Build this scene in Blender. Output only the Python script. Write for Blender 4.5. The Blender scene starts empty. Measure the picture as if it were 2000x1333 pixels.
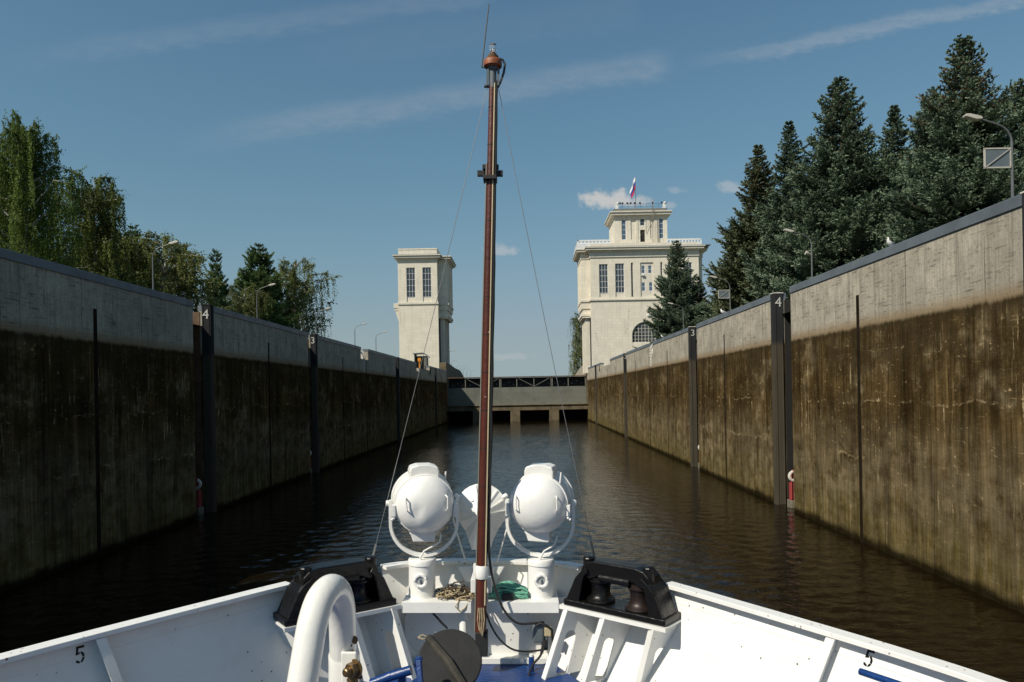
import bpy, math, random
import numpy as np
from mathutils import Vector, Matrix
from mathutils.geometry import tessellate_polygon

SC = bpy.context.scene
COL = SC.collection
R = math.radians

# ------------------------------------------------------------------ camera
F = 1400.0                 # focal length in pixels of a 2000 px wide picture
VX, VY = 1027.5, 767.0     # where the lock axis vanishes
EYE = 6.12                 # eye height above the lock water
ROLL = 0.018
FR = Matrix.Translation((0, 0, EYE)) @ Matrix.Rotation(ROLL, 4, 'Y')   # frame of the slightly heeled boat
cam = bpy.data.cameras.new('camera')
cam.sensor_width = 36.0
cam.lens = 36.0 * F / 2000.0
cam.shift_x = (1000.0 - VX) / 2000.0
cam.shift_y = (VY - 666.5) / 2000.0
cam.clip_start = 0.05
cam.clip_end = 5000
co = bpy.data.objects.new('camera', cam)
COL.objects.link(co)
co.matrix_world = FR @ Matrix.Rotation(R(90), 4, 'X')
SC.camera = co
SC.view_settings.view_transform = 'Standard'
SC.view_settings.look = 'None'
SC.view_settings.gamma = 1.0
SC.view_settings.exposure = 0.0
SC.cycles.max_bounces = 6
SC.cycles.use_denoising = True

# ------------------------------------------------------------------ sun
LD = Vector((0.54, 0.47, -0.70)).normalized()       # the way the light travels
sun = bpy.data.lights.new('sun', 'SUN')
sun.energy = 5.0
sun.angle = R(0.53)
sun.color = (1.0, 0.93, 0.80)
so = bpy.data.objects.new('sun', sun)
COL.objects.link(so)
so.rotation_euler = LD.to_track_quat('-Z', 'Y').to_euler()
SUN_EL = math.asin(-LD.z)
SUN_ROT = math.atan2(-LD.x, -LD.y)


class NT:
    """short hand for building node trees"""
    def __init__(self, tree):
        self.t = tree
        self.n = tree.nodes
        self.l = tree.links

    def new(self, kind, **kw):
        nd = self.n.new(kind)
        for k, v in kw.items():
            setattr(nd, k, v)
        return nd

    def put(self, sock, v):
        if isinstance(v, bpy.types.NodeSocket):
            self.l.new(v, sock)
        else:
            if isinstance(v, (tuple, list)) and len(v) == 3 and sock.type == 'RGBA':
                v = (*v, 1)
            sock.default_value = v

    def math(self, op, a, b=0.0, c=None, clamp=False):
        nd = self.new('ShaderNodeMath', operation=op, use_clamp=clamp)
        self.put(nd.inputs[0], a)
        self.put(nd.inputs[1], b)
        if c is not None:
            self.put(nd.inputs[2], c)
        return nd.outputs[0]

    def step(self, x, lo, hi, a=0.0, b=1.0):
        nd = self.new('ShaderNodeMapRange', interpolation_type='SMOOTHSTEP')
        for i, v in enumerate((x, lo, hi, a, b)):
            self.put(nd.inputs[i], v)
        return nd.outputs[0]

    def mix(self, f, a, b, mode='MIX'):
        nd = self.new('ShaderNodeMix', data_type='RGBA', blend_type=mode)
        self.put(nd.inputs[0], f)
        self.put(nd.inputs[6], a)
        self.put(nd.inputs[7], b)
        return nd.outputs[2]

    def vec(self, x, y, z):
        nd = self.new('ShaderNodeCombineXYZ')
        for i, v in enumerate((x, y, z)):
            self.put(nd.inputs[i], v)
        return nd.outputs[0]

    def sep(self, v):
        nd = self.new('ShaderNodeSeparateXYZ')
        self.l.new(v, nd.inputs[0])
        return nd.outputs

    def scale(self, v, s):
        nd = self.new('ShaderNodeVectorMath', operation='MULTIPLY')
        self.l.new(v, nd.inputs[0])
        nd.inputs[1].default_value = s if isinstance(s, (tuple, list)) else (s, s, s)
        return nd.outputs[0]

    def dot(self, v, w):
        nd = self.new('ShaderNodeVectorMath', operation='DOT_PRODUCT')
        self.l.new(v, nd.inputs[0])
        nd.inputs[1].default_value = w
        return nd.outputs['Value']

    def noise(self, v, s, detail=4, rough=0.55, dist=0.0):
        nd = self.new('ShaderNodeTexNoise')
        self.l.new(v, nd.inputs['Vector'])
        nd.inputs['Scale'].default_value = s
        nd.inputs['Detail'].default_value = detail
        nd.inputs['Roughness'].default_value = rough
        nd.inputs['Distortion'].default_value = dist
        return nd.outputs['Fac']


# ------------------------------------------------------------------ sky
world = bpy.data.worlds.new('World')
SC.world = world
world.use_nodes = True
wt = NT(world.node_tree)
wt.n.clear()
sky = wt.new('ShaderNodeTexSky', sky_type='NISHITA')
sky.sun_disc = False
sky.sun_elevation = SUN_EL
sky.sun_rotation = SUN_ROT
sky.altitude = 150
sky.air_density = 1.5
sky.dust_density = 0.3
sky.ozone_density = 2.0
SKY_STRENGTH = 0.063


def ray(px, py):
    """direction of a sky feature in the world"""
    u, v = px - VX, VY - py
    a, b = u * math.cos(ROLL) + v * math.sin(ROLL), -u * math.sin(ROLL) + v * math.cos(ROLL)
    return Vector((a / F, 1.0, b / F))


def build_sky():
    d = wt.new('ShaderNodeTexCoord').outputs['Generated']
    x, y, z = wt.sep(d)
    yy = wt.math('MAXIMUM', y, 0.05)
    qx, qz = wt.math('DIVIDE', x, yy), wt.math('DIVIDE', z, yy)
    q = wt.vec(qx, qz, 0.0)
    front = wt.step(y, 0.1, 0.25)
    # the glow near the horizon and round the sun is softly limited, as through summer haze
    ch = []
    for o_, k_, lim in zip(wt.sep(sky.outputs[0]), (0.95, 1.27, 1.33), (5.4, 6.6, 9.0)):
        v_ = wt.math('MULTIPLY', o_, k_)
        ch.append(wt.math('DIVIDE', v_, wt.math('POWER', wt.math('ADD', 1.0, wt.math('POWER', wt.math('DIVIDE', v_, lim), 4.0)), 0.25)))
    col = wt.vec(*ch)
    col = wt.mix(wt.step(z, 0.0, 0.11, 0.75, 0.0), col, (5.0, 6.6, 7.6))
    n1 = wt.noise(q, 9.0, 5, 0.6)
    n2 = wt.noise(wt.scale(q, (1.0, 3.0, 1.0)), 30.0, 5, 0.65)
    n3 = wt.noise(q, 60.0, 4, 0.6)
    total = None
    # thin trails of ice cloud: two ends, half width, strength
    for p0, p1, w, s in (((300, 285), (1310, 122), 30, 0.16), ((1290, 138), (2100, -20), 16, 0.23),
                         ((-60, 128), (960, -10), 26, 0.09), ((500, 120), (1250, 20), 40, 0.03)):
        a, b = ray(*p0), ray(*p1)
        t = (b - a)
        L = math.hypot(t.x, t.z)
        tx, tz = t.x / L, t.z / L
        al = wt.math('ADD', wt.math('MULTIPLY', wt.math('SUBTRACT', qx, a.x), tx), wt.math('MULTIPLY', wt.math('SUBTRACT', qz, a.z), tz))
        ac = wt.math('SUBTRACT', wt.math('MULTIPLY', wt.math('SUBTRACT', qz, a.z), tx), wt.math('MULTIPLY', wt.math('SUBTRACT', qx, a.x), tz))
        ac = wt.math('ADD', ac, wt.math('MULTIPLY', wt.math('SUBTRACT', n1, 0.5), 0.030))
        ac = wt.math('ADD', ac, wt.math('MULTIPLY', wt.math('SUBTRACT', n2, 0.5), 0.020))
        m = wt.step(wt.math('ABSOLUTE', ac), 0.25 * w / F, 1.35 * w / F, 1.0, 0.0)
        m = wt.math('MULTIPLY', m, wt.step(al, 0.0, 0.35 * L))
        m = wt.math('MULTIPLY', m, wt.step(al, 0.96 * L, 1.02 * L, 1.0, 0.0))
        m = wt.math('MULTIPLY', m, wt.step(n2, 0.25, 0.75, 0.45, 1.0))
        m = wt.math('MULTIPLY', m, s)
        total = m if total is None else wt.math('MAXIMUM', total, m)
    # small fair weather clouds: centre, half sizes, strength
    for px, py, rx, ry, s in ((1188, 393, 58, 21, 0.85), (1240, 396, 36, 15, 0.6), (980, 490, 30, 15, 0.40), (1425, 368, 26, 15, 0.36),
                              (1318, 373, 20, 8, 0.22), (995, 698, 45, 9, 0.22), (1310, 404, 14, 8, 0.3)):
        c = ray(px, py)
        ex = wt.math('DIVIDE', wt.math('SUBTRACT', qx, c.x), rx / F)
        ez = wt.math('DIVIDE', wt.math('SUBTRACT', qz, c.z), ry / F)
        ez = wt.math('MULTIPLY', ez, wt.step(ez, -0.4, 0.4, 1.5, 1.0))
        e = wt.math('SQRT', wt.math('ADD', wt.math('MULTIPLY', ex, ex), wt.math('MULTIPLY', ez, ez)))
        e = wt.math('ADD', e, wt.math('MULTIPLY', wt.math('SUBTRACT', n3, 0.5), 2.2))
        e = wt.math('ADD', e, wt.math('MULTIPLY', wt.math('SUBTRACT', n2, 0.5), 0.8))
        m = wt.math('MULTIPLY', wt.step(e, 0.35, 1.25, 1.0, 0.0), s)
        total = wt.math('MAXIMUM', total, m)
    total = wt.math('MULTIPLY', total, front)
    col = wt.mix(total, col, (9.4, 9.2, 8.9))
    bg = wt.new('ShaderNodeBackground')
    bg.inputs[1].default_value = SKY_STRENGTH
    wt.l.new(col, bg.inputs[0])
    out = wt.new('ShaderNodeOutputWorld')
    wt.l.new(bg.outputs[0], out.inputs[0])


build_sky()


# ------------------------------------------------------------------ helpers: objects
def W(px, py, Y):
    """world point at distance Y seen at a photo pixel"""
    d = ray(px, py)
    return Vector((d.x * Y, Y, EYE + d.z * Y))


def B(px, py, Y):
    """the same in the frame of the boat"""
    return Vector(((px - VX) * Y / F, Y, (VY - py) * Y / F))


def frame_from(x, y, z, o=(0, 0, 0)):
    m = Matrix.Identity(4)
    for i, a in enumerate((x, y, z)):
        m.col[i][:3] = Vector(a)
    m.col[3][:3] = Vector(o)
    return m


class MB:
    def __init__(self):
        self.v, self.f, self.mi = [], [], []
        self.cur = 0

    def add(self, verts, faces):
        o = len(self.v)
        self.v.extend(Vector(p) for p in verts)
        for f in faces:
            self.f.append([o + i for i in f])
            self.mi.append(self.cur)
        return self

    def box(self, x0, x1, y0, y1, z0, z1, M=None):
        if x0 > x1: x0, x1 = x1, x0
        if y0 > y1: y0, y1 = y1, y0
        if z0 > z1: z0, z1 = z1, z0
        p = [Vector((x, y, z)) for z in (z0, z1) for y in (y0, y1) for x in (x0, x1)]
        if M is not None:
            p = [M @ q for q in p]
        return self.add(p, [(0, 2, 3, 1), (4, 5, 7, 6), (0, 1, 5, 4), (2, 6, 7, 3), (0, 4, 6, 2), (1, 3, 7, 5)])

    def bar(self, a, b, w, h, up=(0, 0, 1)):
        a, b = Vector(a), Vector(b)
        t = (b - a)
        L = t.length
        t.normalize()
        s = t.cross(Vector(up))
        if s.length < 1e-5:
            s = t.cross(Vector((1, 0, 0)))
        s.normalize()
        n = s.cross(t)
        return self.box(0, L, -w / 2, w / 2, -h / 2, h / 2, frame_from(t, s, n, a))

    def tube(self, path, r, n=8, cap=True, closed=False):
        path = [Vector(p) for p in path]
        k = len(path)
        rs = r if isinstance(r, (list, tuple)) else [r] * k
        t0 = (path[1] - path[0]).normalized()
        nrm = t0.orthogonal().normalized()
        vs, fs = [], []
        for i, p in enumerate(path):
            if closed:
                t = (path[(i + 1) % k] - path[i - 1]).normalized()
            else:
                t = (path[min(i + 1, k - 1)] - path[max(i - 1, 0)]).normalized()
            nrm = (nrm - t * nrm.dot(t))
            nrm = nrm.normalized() if nrm.length > 1e-6 else t.orthogonal().normalized()
            bn = t.cross(nrm)
            for j in range(n):
                a = 2 * math.pi * j / n
                vs.append(p + (nrm * math.cos(a) + bn * math.sin(a)) * rs[i])
        m = k if closed else k - 1
        for i in range(m):
            for j in range(n):
                i2 = (i + 1) % k
                fs.append((i * n + j, i * n + (j + 1) % n, i2 * n + (j + 1) % n, i2 * n + j))
        if cap and not closed:
            fs.append(tuple(range(n - 1, -1, -1)))
            fs.append(tuple((k - 1) * n + j for j in range(n)))
        return self.add(vs, fs)

    def lathe(self, prof, M=None, n=24):
        """profile of (radius, height) turned about local z"""
        M = M or Matrix.Identity(4)
        vs, fs = [], []
        for r, z in prof:
            for j in range(n):
                a = 2 * math.pi * j / n
                vs.append(M @ Vector((r * math.cos(a), r * math.sin(a), z)))
        for i in range(len(prof) - 1):
            for j in range(n):
                fs.append((i * n + j, i * n + (j + 1) % n, (i + 1) * n + (j + 1) % n, (i + 1) * n + j))
        if prof[0][0] > 1e-6:
            fs.append(tuple(range(n - 1, -1, -1)))
        if prof[-1][0] > 1e-6:
            fs.append(tuple((len(prof) - 1) * n + j for j in range(n)))
        return self.add(vs, fs)

    def prism(self, poly, d0, d1, M=None, holes=()):
        """a 2-D outline (x, z) given thickness along local y"""
        M = M or Matrix.Identity(4)
        loops = [list(poly)] + [list(h) for h in holes]
        flat = [p for lp in loops for p in lp]
        n = len(flat)
        vs = [M @ Vector((p[0], d0, p[1])) for p in flat] + [M @ Vector((p[0], d1, p[1])) for p in flat]
        fs = []
        tris = tessellate_polygon([[Vector((p[0], p[1], 0)) for p in lp] for lp in loops])
        for t in tris:
            fs.append(tuple(t))
            fs.append(tuple(n + i for i in reversed(t)))
        o = 0
        for lp in loops:
            k = len(lp)
            for i in range(k):
                a, b = o + i, o + (i + 1) % k
                fs.append((a, b, n + b, n + a))
            o += k
        return self.add(vs, fs)

    def grid(self, pts):
        """pts[i][j] -> a sheet"""
        k, m = len(pts), len(pts[0])
        return self.add([p for row in pts for p in row],
                        [(i * m + j, i * m + j + 1, (i + 1) * m + j + 1, (i + 1) * m + j) for i in range(k - 1) for j in range(m - 1)])


def ori(o):
    return Vector(o.get('_at', (0, 0, 0)))


def obj(name, mb, mat, parent=None, smooth=False, bevel=0.0, fix=True):
    """link the builder as ONE mesh object; vertices are given in the frame of the scene (or boat)"""
    me = bpy.data.meshes.new(name)
    off = OFF.get(parent.name, Vector()) if parent else Vector()
    me.from_pydata([v - off for v in mb.v], [], mb.f)
    for m in (mat if isinstance(mat, (list, tuple)) else [mat]):
        me.materials.append(m)
    if any(mb.mi):
        me.polygons.foreach_set('material_index', mb.mi)
    if fix:
        import bmesh
        bm = bmesh.new()
        bm.from_mesh(me)
        bmesh.ops.recalc_face_normals(bm, faces=bm.faces)
        bm.to_mesh(me)
        bm.free()
    if smooth:
        me.polygons.foreach_set('use_smooth', [True] * len(me.polygons))
        me.set_sharp_from_angle(angle=R(38))
    o = bpy.data.objects.new(name, me)
    COL.objects.link(o)
    if parent:
        o.parent = parent
        OFF[o.name] = off
    if bevel:
        b = o.modifiers.new('bevel', 'BEVEL')
        b.width = bevel
        b.segments = 2
        b.limit_method = 'ANGLE'
        b.angle_limit = R(40)
    return o


OFF = {}


def tag(o, label=None, cat=None, group=None, kind=None):
    kind = kind or ('thing' if cat else None)
    for k, v in (('label', label), ('category', cat), ('group', group), ('kind', kind)):
        if v:
            o[k] = v
    return o


def thing(name, label, cat, loc=(0, 0, 0), group=None, frame=None, rotz=0.0):
    o = bpy.data.objects.new(name, None)
    o.empty_display_size = 0.1
    COL.objects.link(o)
    o.matrix_world = (frame or Matrix.Identity(4)) @ Matrix.Translation(loc) @ Matrix.Rotation(rotz, 4, 'Z')
    OFF[o.name] = Vector(loc)
    return tag(o, label, cat, group)


def single(name, mb, mat, label, cat, group=None, frame=None, smooth=False, bevel=0.0):
    """a thing that is one mesh, its origin at its base"""
    c = sum(mb.v, Vector()) / len(mb.v)
    c.z = min(v.z for v in mb.v)
    mb.v = [v - c for v in mb.v]
    o = obj(name, mb, mat, None, smooth, bevel)
    o.matrix_world = (frame or Matrix.Identity(4)) @ Matrix.Translation(c)
    return tag(o, label, cat, group)


def copy_tree(o, parent=None):
    c = o.copy()
    COL.objects.link(c)
    if parent:
        c.parent = parent
    for ch in [k for k in bpy.data.objects if k.parent == o]:
        copy_tree(ch, c)
    return c


# ------------------------------------------------------------------ helpers: materials
def base_mat(name):
    m = bpy.data.materials.new(name)
    m.use_nodes = True
    t = NT(m.node_tree)
    bs = t.n['Principled BSDF']
    return m, t, bs


def paint(name, col, rough=0.5, var=0.12, scale=3.0, metal=0.0, bump=0.0, spots=None, spot_scale=18.0, spot_at=0.10, spec=0.5, col2=None, coords='Object', bscale=8.0):
    """a surface with mottled colour, a little unevenness and optional chips or rust spots"""
    m, t, bs = base_mat(name)
    tc = t.new('ShaderNodeTexCoord').outputs['Object'] if coords == 'Object' else t.new('ShaderNodeNewGeometry').outputs['Position']
    n = t.noise(tc, scale, 6, 0.6)
    c2 = col2 or tuple(max(0.0, c * (1 - 2.4 * var)) for c in col)
    c = t.mix(t.step(n, 0.35, 0.75), col, c2)
    nf = t.noise(tc, scale * 9, 3, 0.6)
    c = t.mix(t.math('MULTIPLY', t.step(nf, 0.3, 0.7), var), c, tuple(x * 0.6 for x in col))
    rg = t.math('ADD', rough - 0.08, t.math('MULTIPLY', n, 0.16))
    if spots:
        vo = t.new('ShaderNodeTexVoronoi', feature='F1')
        t.l.new(tc, vo.inputs['Vector'])
        vo.inputs['Scale'].default_value = spot_scale
        gate = t.step(t.noise(tc, spot_scale * 0.16, 3, 0.6), 0.47, 0.56)
        mm = t.step(t.math('ADD', vo.outputs['Distance'], t.math('MULTIPLY', nf, 0.06)), spot_at * 0.7, spot_at * 1.25, 1.0, 0.0)
        c = t.mix(t.math('MULTIPLY', mm, gate), c, spots)
    t.put(bs.inputs['Base Color'], c)
    t.put(bs.inputs['Roughness'], rg)
    bs.inputs['Metallic'].default_value = metal
    bs.inputs['Specular IOR Level'].default_value = spec
    if bump:
        bp = t.new('ShaderNodeBump')
        bp.inputs['Strength'].default_value = bump
        bp.inputs['Distance'].default_value = 0.02
        t.l.new(t.noise(tc, bscale, 4, 0.6), bp.inputs['Height'])
        t.l.new(bp.outputs[0], bs.inputs['Normal'])
    return m


def concrete_wall_mat():
    """lock wall: pale weathered concrete over a wet brown zone that ends at the high water mark"""
    m, t, bs = base_mat('lock_concrete')
    P = t.new('ShaderNodeNewGeometry').outputs['Position']
    x, y, z = t.sep(P)
    h = t.math('ADD', y, t.math('MULTIPLY', x, 0.8))
    q = t.vec(h, z, x)
    big = t.noise(q, 0.28, 5, 0.6)
    mid = t.noise(q, 1.3, 6, 0.65)
    fine = t.noise(q, 13.0, 5, 0.7)

    def st(fx, fz, off, det=5, ro=0.65):
        return t.noise(t.vec(t.math('MULTIPLY', h, fx), t.math('MULTIPLY', z, fz), off), 1.0, det, ro)
    streak, streak2 = st(3.4, 0.17, 0.0, 7, 0.72), st(8.0, 0.42, 3.0)
    board, scratch = st(1.1, 13.0, 1.0), st(4.0, 6.5, 9.0, 4, 0.6)
    mul = lambda *a: a[0] if len(a) == 1 else t.math('MULTIPLY', a[0], mul(*a[1:]))
    # dry part: board marked, streaked by rain
    up = t.mix(t.step(mid, 0.32, 0.70), (0.47, 0.425, 0.335), (0.36, 0.325, 0.255))
    up = t.mix(mul(t.step(big, 0.42, 0.66), 0.55), up, (0.27, 0.245, 0.20))
    up = t.mix(mul(t.step(streak, 0.47, 0.66), 0.65), up, (0.20, 0.18, 0.15))
    up = t.mix(mul(t.step(streak2, 0.57, 0.70), 0.65), up, (0.60, 0.56, 0.46))
    up = t.mix(mul(t.step(board, 0.53, 0.64), t.step(mid, 0.42, 0.60), 0.80), up, (0.10, 0.09, 0.075))
    up = t.mix(mul(t.step(scratch, 0.60, 0.68), 0.6), up, (0.13, 0.115, 0.095))
    up = t.mix(mul(t.step(fine, 0.52, 0.68), 0.6), up, (0.17, 0.15, 0.12))
    rust = mul(t.step(st(1.6, 2.2, 8.0, 4, 0.7), 0.66, 0.74), t.step(scratch, 0.45, 0.60))
    up = t.mix(mul(rust, 0.8), up, (0.26, 0.10, 0.04))
    fr = t.math('FRACT', t.math('ADD', t.math('MULTIPLY', h, 0.47), mul(t.math('SUBTRACT', mid, 0.5), 0.06)))
    crack = mul(t.step(t.math('ABSOLUTE', t.math('SUBTRACT', fr, 0.5)), 0.006, 0.014, 1.0, 0.0), t.step(st(0.47, 0.35, 5.0, 3), 0.44, 0.54))
    up = t.mix(mul(crack, 0.75), up, (0.10, 0.09, 0.07))
    # wet part: dark brown slime with lime drips, scrapes and paler worn areas
    lo = t.mix(t.step(streak, 0.38, 0.66), (0.033, 0.0225, 0.0100), (0.080, 0.057, 0.0270))
    lo = t.mix(mul(t.step(big, 0.47, 0.60), t.step(mid, 0.40, 0.58), 0.75), lo, (0.160, 0.134, 0.088))
    lo = t.mix(mul(t.step(st(0.22, 0.30, 12.0, 4), 0.44, 0.54), 0.72), lo, (0.027, 0.0190, 0.0095))
    lo = t.mix(mul(t.step(fine, 0.48, 0.70), 0.45), lo, (0.105, 0.078, 0.038))
    lo = t.mix(mul(t.step(streak2, 0.40, 0.52, 1.0, 0.0), 0.45), lo, (0.020, 0.012, 0.004))
    f2 = t.math('FRACT', t.math('ADD', t.math('MULTIPLY', h, 0.2105), mul(t.math('SUBTRACT', mid, 0.5), 0.03)))
    damp = mul(t.step(t.math('ABSOLUTE', t.math('SUBTRACT', f2, 0.43)), 0.010, 0.035, 1.0, 0.0), t.step(st(0.21, 0.25, 15.0, 3), 0.46, 0.54))
    lo = t.mix(mul(damp, 0.65), lo, (0.020, 0.013, 0.005))
    drip = mul(t.step(st(7.5, 0.50, 6.0), 0.565, 0.655), t.step(st(0.7, 0.35, 2.0, 4), 0.48, 0.60))
    lo = t.mix(mul(drip, t.step(fine, 0.30, 0.60), 0.90), lo, (0.33, 0.27, 0.175))
    lo = t.mix(mul(t.step(scratch, 0.605, 0.665), t.step(mid, 0.46, 0.58), 0.70), lo, (0.31, 0.24, 0.145))
    lo = t.mix(mul(t.step(board, 0.62, 0.68), t.step(streak, 0.42, 0.56), 0.6), lo, (0.24, 0.185, 0.105))
    grey = mul(t.step(t.math('ADD', z, mul(t.math('SUBTRACT', big, 0.5), 5.0)), 5.4, 2.6, 0.0, 1.0), t.step(mid, 0.26, 0.58))
    lo = t.mix(mul(grey, 0.52), lo, (0.135, 0.115, 0.076))
    for zz, wdt in ((5.55, 0.022), (3.35, 0.035)):
        zj = t.math('ADD', z, t.math('ADD', mul(t.math('SUBTRACT', mid, 0.5), 0.55), mul(t.math('SUBTRACT', st(0.5, 0.0, 4.0, 2), 0.5), 0.8)))
        dd = t.math('SUBTRACT', zj, zz)
        gate = t.step(st(0.30, 0.0, zz, 3), 0.52, 0.60)
        below = mul(t.step(dd, -1.1, -0.1), t.step(dd, -0.02, 0.02, 1.0, 0.0), t.step(streak2, 0.46, 0.56), gate)
        lo = t.mix(mul(below, 0.65), lo, (0.022, 0.015, 0.006))
        ln = mul(t.step(t.math('ABSOLUTE', dd), wdt * 0.5, wdt * 2.0, 1.0, 0.0), t.step(fine, 0.34, 0.52), gate)
        lo = t.mix(mul(ln, t.step(scratch, 0.40, 0.56), 0.60), lo, (0.27, 0.22, 0.14))
    alg = mul(t.step(t.math('ADD', z, mul(mid, 2.4)), 1.6, 4.0, 1.0, 0.0), t.step(streak, 0.34, 0.58))
    lo = t.mix(mul(alg, 0.55), lo, (0.070, 0.058, 0.015))
    wet = t.step(t.math('ADD', z, mul(t.math('SUBTRACT', mid, 0.5), 0.4)), 0.10, 0.45, 1.0, 0.0)
    lo = t.mix(wet, lo, (0.012, 0.010, 0.005))
    lo = t.mix(1.0, lo, (1.48, 1.38, 1.22), 'MULTIPLY')
    # fine vertical run marks break up every area
    vr = t.step(st(9.5, 0.30, 30.0, 5, 0.7), 0.36, 0.64, 0.74, 1.22)
    vb = t.step(st(1.6, 0.10, 33.0, 3), 0.36, 0.64, 0.74, 1.22)
    hb = t.step(st(0.5, 1.1, 36.0, 4), 0.38, 0.62, 0.84, 1.14)
    lo = t.mix(1.0, lo, t.vec(*[mul(vr, vb, hb)] * 3), 'MULTIPLY')
    up = t.mix(1.0, up, t.vec(*[t.math('ADD', 0.62, mul(vr, 0.40))] * 3), 'MULTIPLY')
    # high water mark
    zt = t.math('ADD', z, t.math('ADD', mul(t.math('SUBTRACT', mid, 0.5), 0.22), mul(t.math('SUBTRACT', streak, 0.5), 0.30)))
    up = t.mix(mul(t.step(zt, 8.46, 8.98, 1.0, 0.0), 0.78), up, (0.24, 0.165, 0.085))
    lo = t.mix(mul(t.math('MAXIMUM', mul(t.step(zt, 6.2, 8.2), t.step(st(0.5, 0.15, 20.0, 4), 0.40, 0.58)), t.step(zt, 8.0, 8.34)), 0.72), lo, (0.040, 0.028, 0.0140))
    k = t.step(zt, 8.36, 8.54)
    t.put(bs.inputs['Base Color'], t.mix(k, lo, up))
    t.put(bs.inputs['Roughness'], t.math('ADD', 0.80, mul(k, 0.12)))
    bs.inputs['Specular IOR Level'].default_value = 0.0
    bp = t.new('ShaderNodeBump')
    bp.inputs['Strength'].default_value = 0.30
    bp.inputs['Distance'].default_value = 0.04
    t.l.new(t.math('ADD', mul(fine, 0.4), t.math('ADD', mul(board, 0.5), mid)), bp.inputs['Height'])
    t.l.new(bp.outputs[0], bs.inputs['Normal'])
    return m


def stone_mat(name, ca, cb, mortar):
    """ashlar cladding with faint joints and rain streaks"""
    m, t, bs = base_mat(name)
    P = t.new('ShaderNodeNewGeometry').outputs['Position']
    x, y, z = t.sep(P)
    h = t.math('ADD', x, y)
    q = t.vec(h, z, 0.0)
    br = t.new('ShaderNodeTexBrick')
    t.l.new(q, br.inputs['Vector'])
    br.inputs['Color1'].default_value = (*ca, 1)
    br.inputs['Color2'].default_value = (*cb, 1)
    br.inputs['Mortar'].default_value = (*mortar, 1)
    br.inputs['Scale'].default_value = 1.0
    br.inputs['Mortar Size'].default_value = 0.012
    br.inputs['Brick Width'].default_value = 1.25
    br.inputs['Row Height'].default_value = 0.62
    br.offset = 0.5
    n = t.noise(q, 0.5, 6, 0.65)
    st = t.noise(t.vec(t.math('MULTIPLY', h, 2.4), t.math('MULTIPLY', z, 0.14), 0.0), 1.0, 5, 0.65)
    c = t.mix(t.math('MULTIPLY', t.step(n, 0.42, 0.72), 0.35), br.outputs['Color'], tuple(v * 0.72 for v in ca))
    c = t.mix(t.math('MULTIPLY', t.step(st, 0.50, 0.70), 0.50), c, tuple(v * 0.62 for v in ca))
    t.put(bs.inputs['Base Color'], c)
    bs.inputs['Roughness'].default_value = 0.85
    bs.inputs['Specular IOR Level'].default_value = 0.2
    return m


def water_mat():
    m, t, bs = base_mat('lock_water')
    P = t.new('ShaderNodeNewGeometry').outputs['Position']
    big = t.noise(P, 0.12, 3, 0.5)
    t.put(bs.inputs['Base Color'], t.mix(t.step(big, 0.35, 0.65), (0.0055, 0.0036, 0.0013), (0.0075, 0.0050, 0.0019)))
    bs.inputs['Roughness'].default_value = 0.06
    bs.inputs['IOR'].default_value = 1.33
    a = t.noise(t.scale(P, (0.70, 1.35, 1)), 1.1, 3, 0.5, 0.5)
    b = t.noise(t.scale(P, (0.60, 1.40, 1)), 3.0, 3, 0.55, 0.4)
    c = t.noise(t.scale(P, (0.70, 1.30, 1)), 7.5, 2, 0.5, 0.2)
    gust = t.step(t.noise(t.scale(P, (1.0, 0.5, 1)), 0.10, 3, 0.55), 0.32, 0.62, 0.70, 1.15)
    hgt = t.math('ADD', t.math('MULTIPLY', a, 0.03), t.math('ADD', t.math('MULTIPLY', b, 0.020), t.math('MULTIPLY', c, 0.012)))
    hgt = t.math('MULTIPLY', hgt, gust)
    bp = t.new('ShaderNodeBump')
    bp.inputs['Strength'].default_value = 1.0
    bp.inputs['Distance'].default_value = 1.0
    t.l.new(hgt, bp.inputs['Height'])
    t.l.new(bp.outputs[0], bs.inputs['Normal'])
    return m


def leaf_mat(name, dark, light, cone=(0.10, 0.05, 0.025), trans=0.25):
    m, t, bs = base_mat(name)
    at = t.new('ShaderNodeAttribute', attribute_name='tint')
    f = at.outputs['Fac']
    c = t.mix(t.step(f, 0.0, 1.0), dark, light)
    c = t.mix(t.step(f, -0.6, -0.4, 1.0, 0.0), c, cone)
    t.put(bs.inputs['Base Color'], c)
    bs.inputs['Roughness'].default_value = 0.62
    bs.inputs['Specular IOR Level'].default_value = 0.18
    if trans:
        tr = t.new('ShaderNodeBsdfTranslucent')
        t.put(tr.inputs['Color'], t.mix(0.5, c, tuple(v * 1.6 for v in light)))
        mx = t.new('ShaderNodeMixShader')
        mx.inputs[0].default_value = trans
        t.l.new(bs.outputs[0], mx.inputs[1])
        t.l.new(tr.outputs[0], mx.inputs[2])
        t.l.new(mx.outputs[0], t.n['Material Output'].inputs[0])
    return m


def glass_mat(name, col, rough=0.05):
    m, t, bs = base_mat(name)
    P = t.new('ShaderNodeNewGeometry').outputs['Position']
    n = t.noise(P, 0.8, 2, 0.5)
    t.put(bs.inputs['Base Color'], t.mix(n, col, tuple(c * 0.45 for c in col)))
    bs.inputs['Roughness'].default_value = rough
    bs.inputs['Specular IOR Level'].default_value = 0.7
    return m


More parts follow.
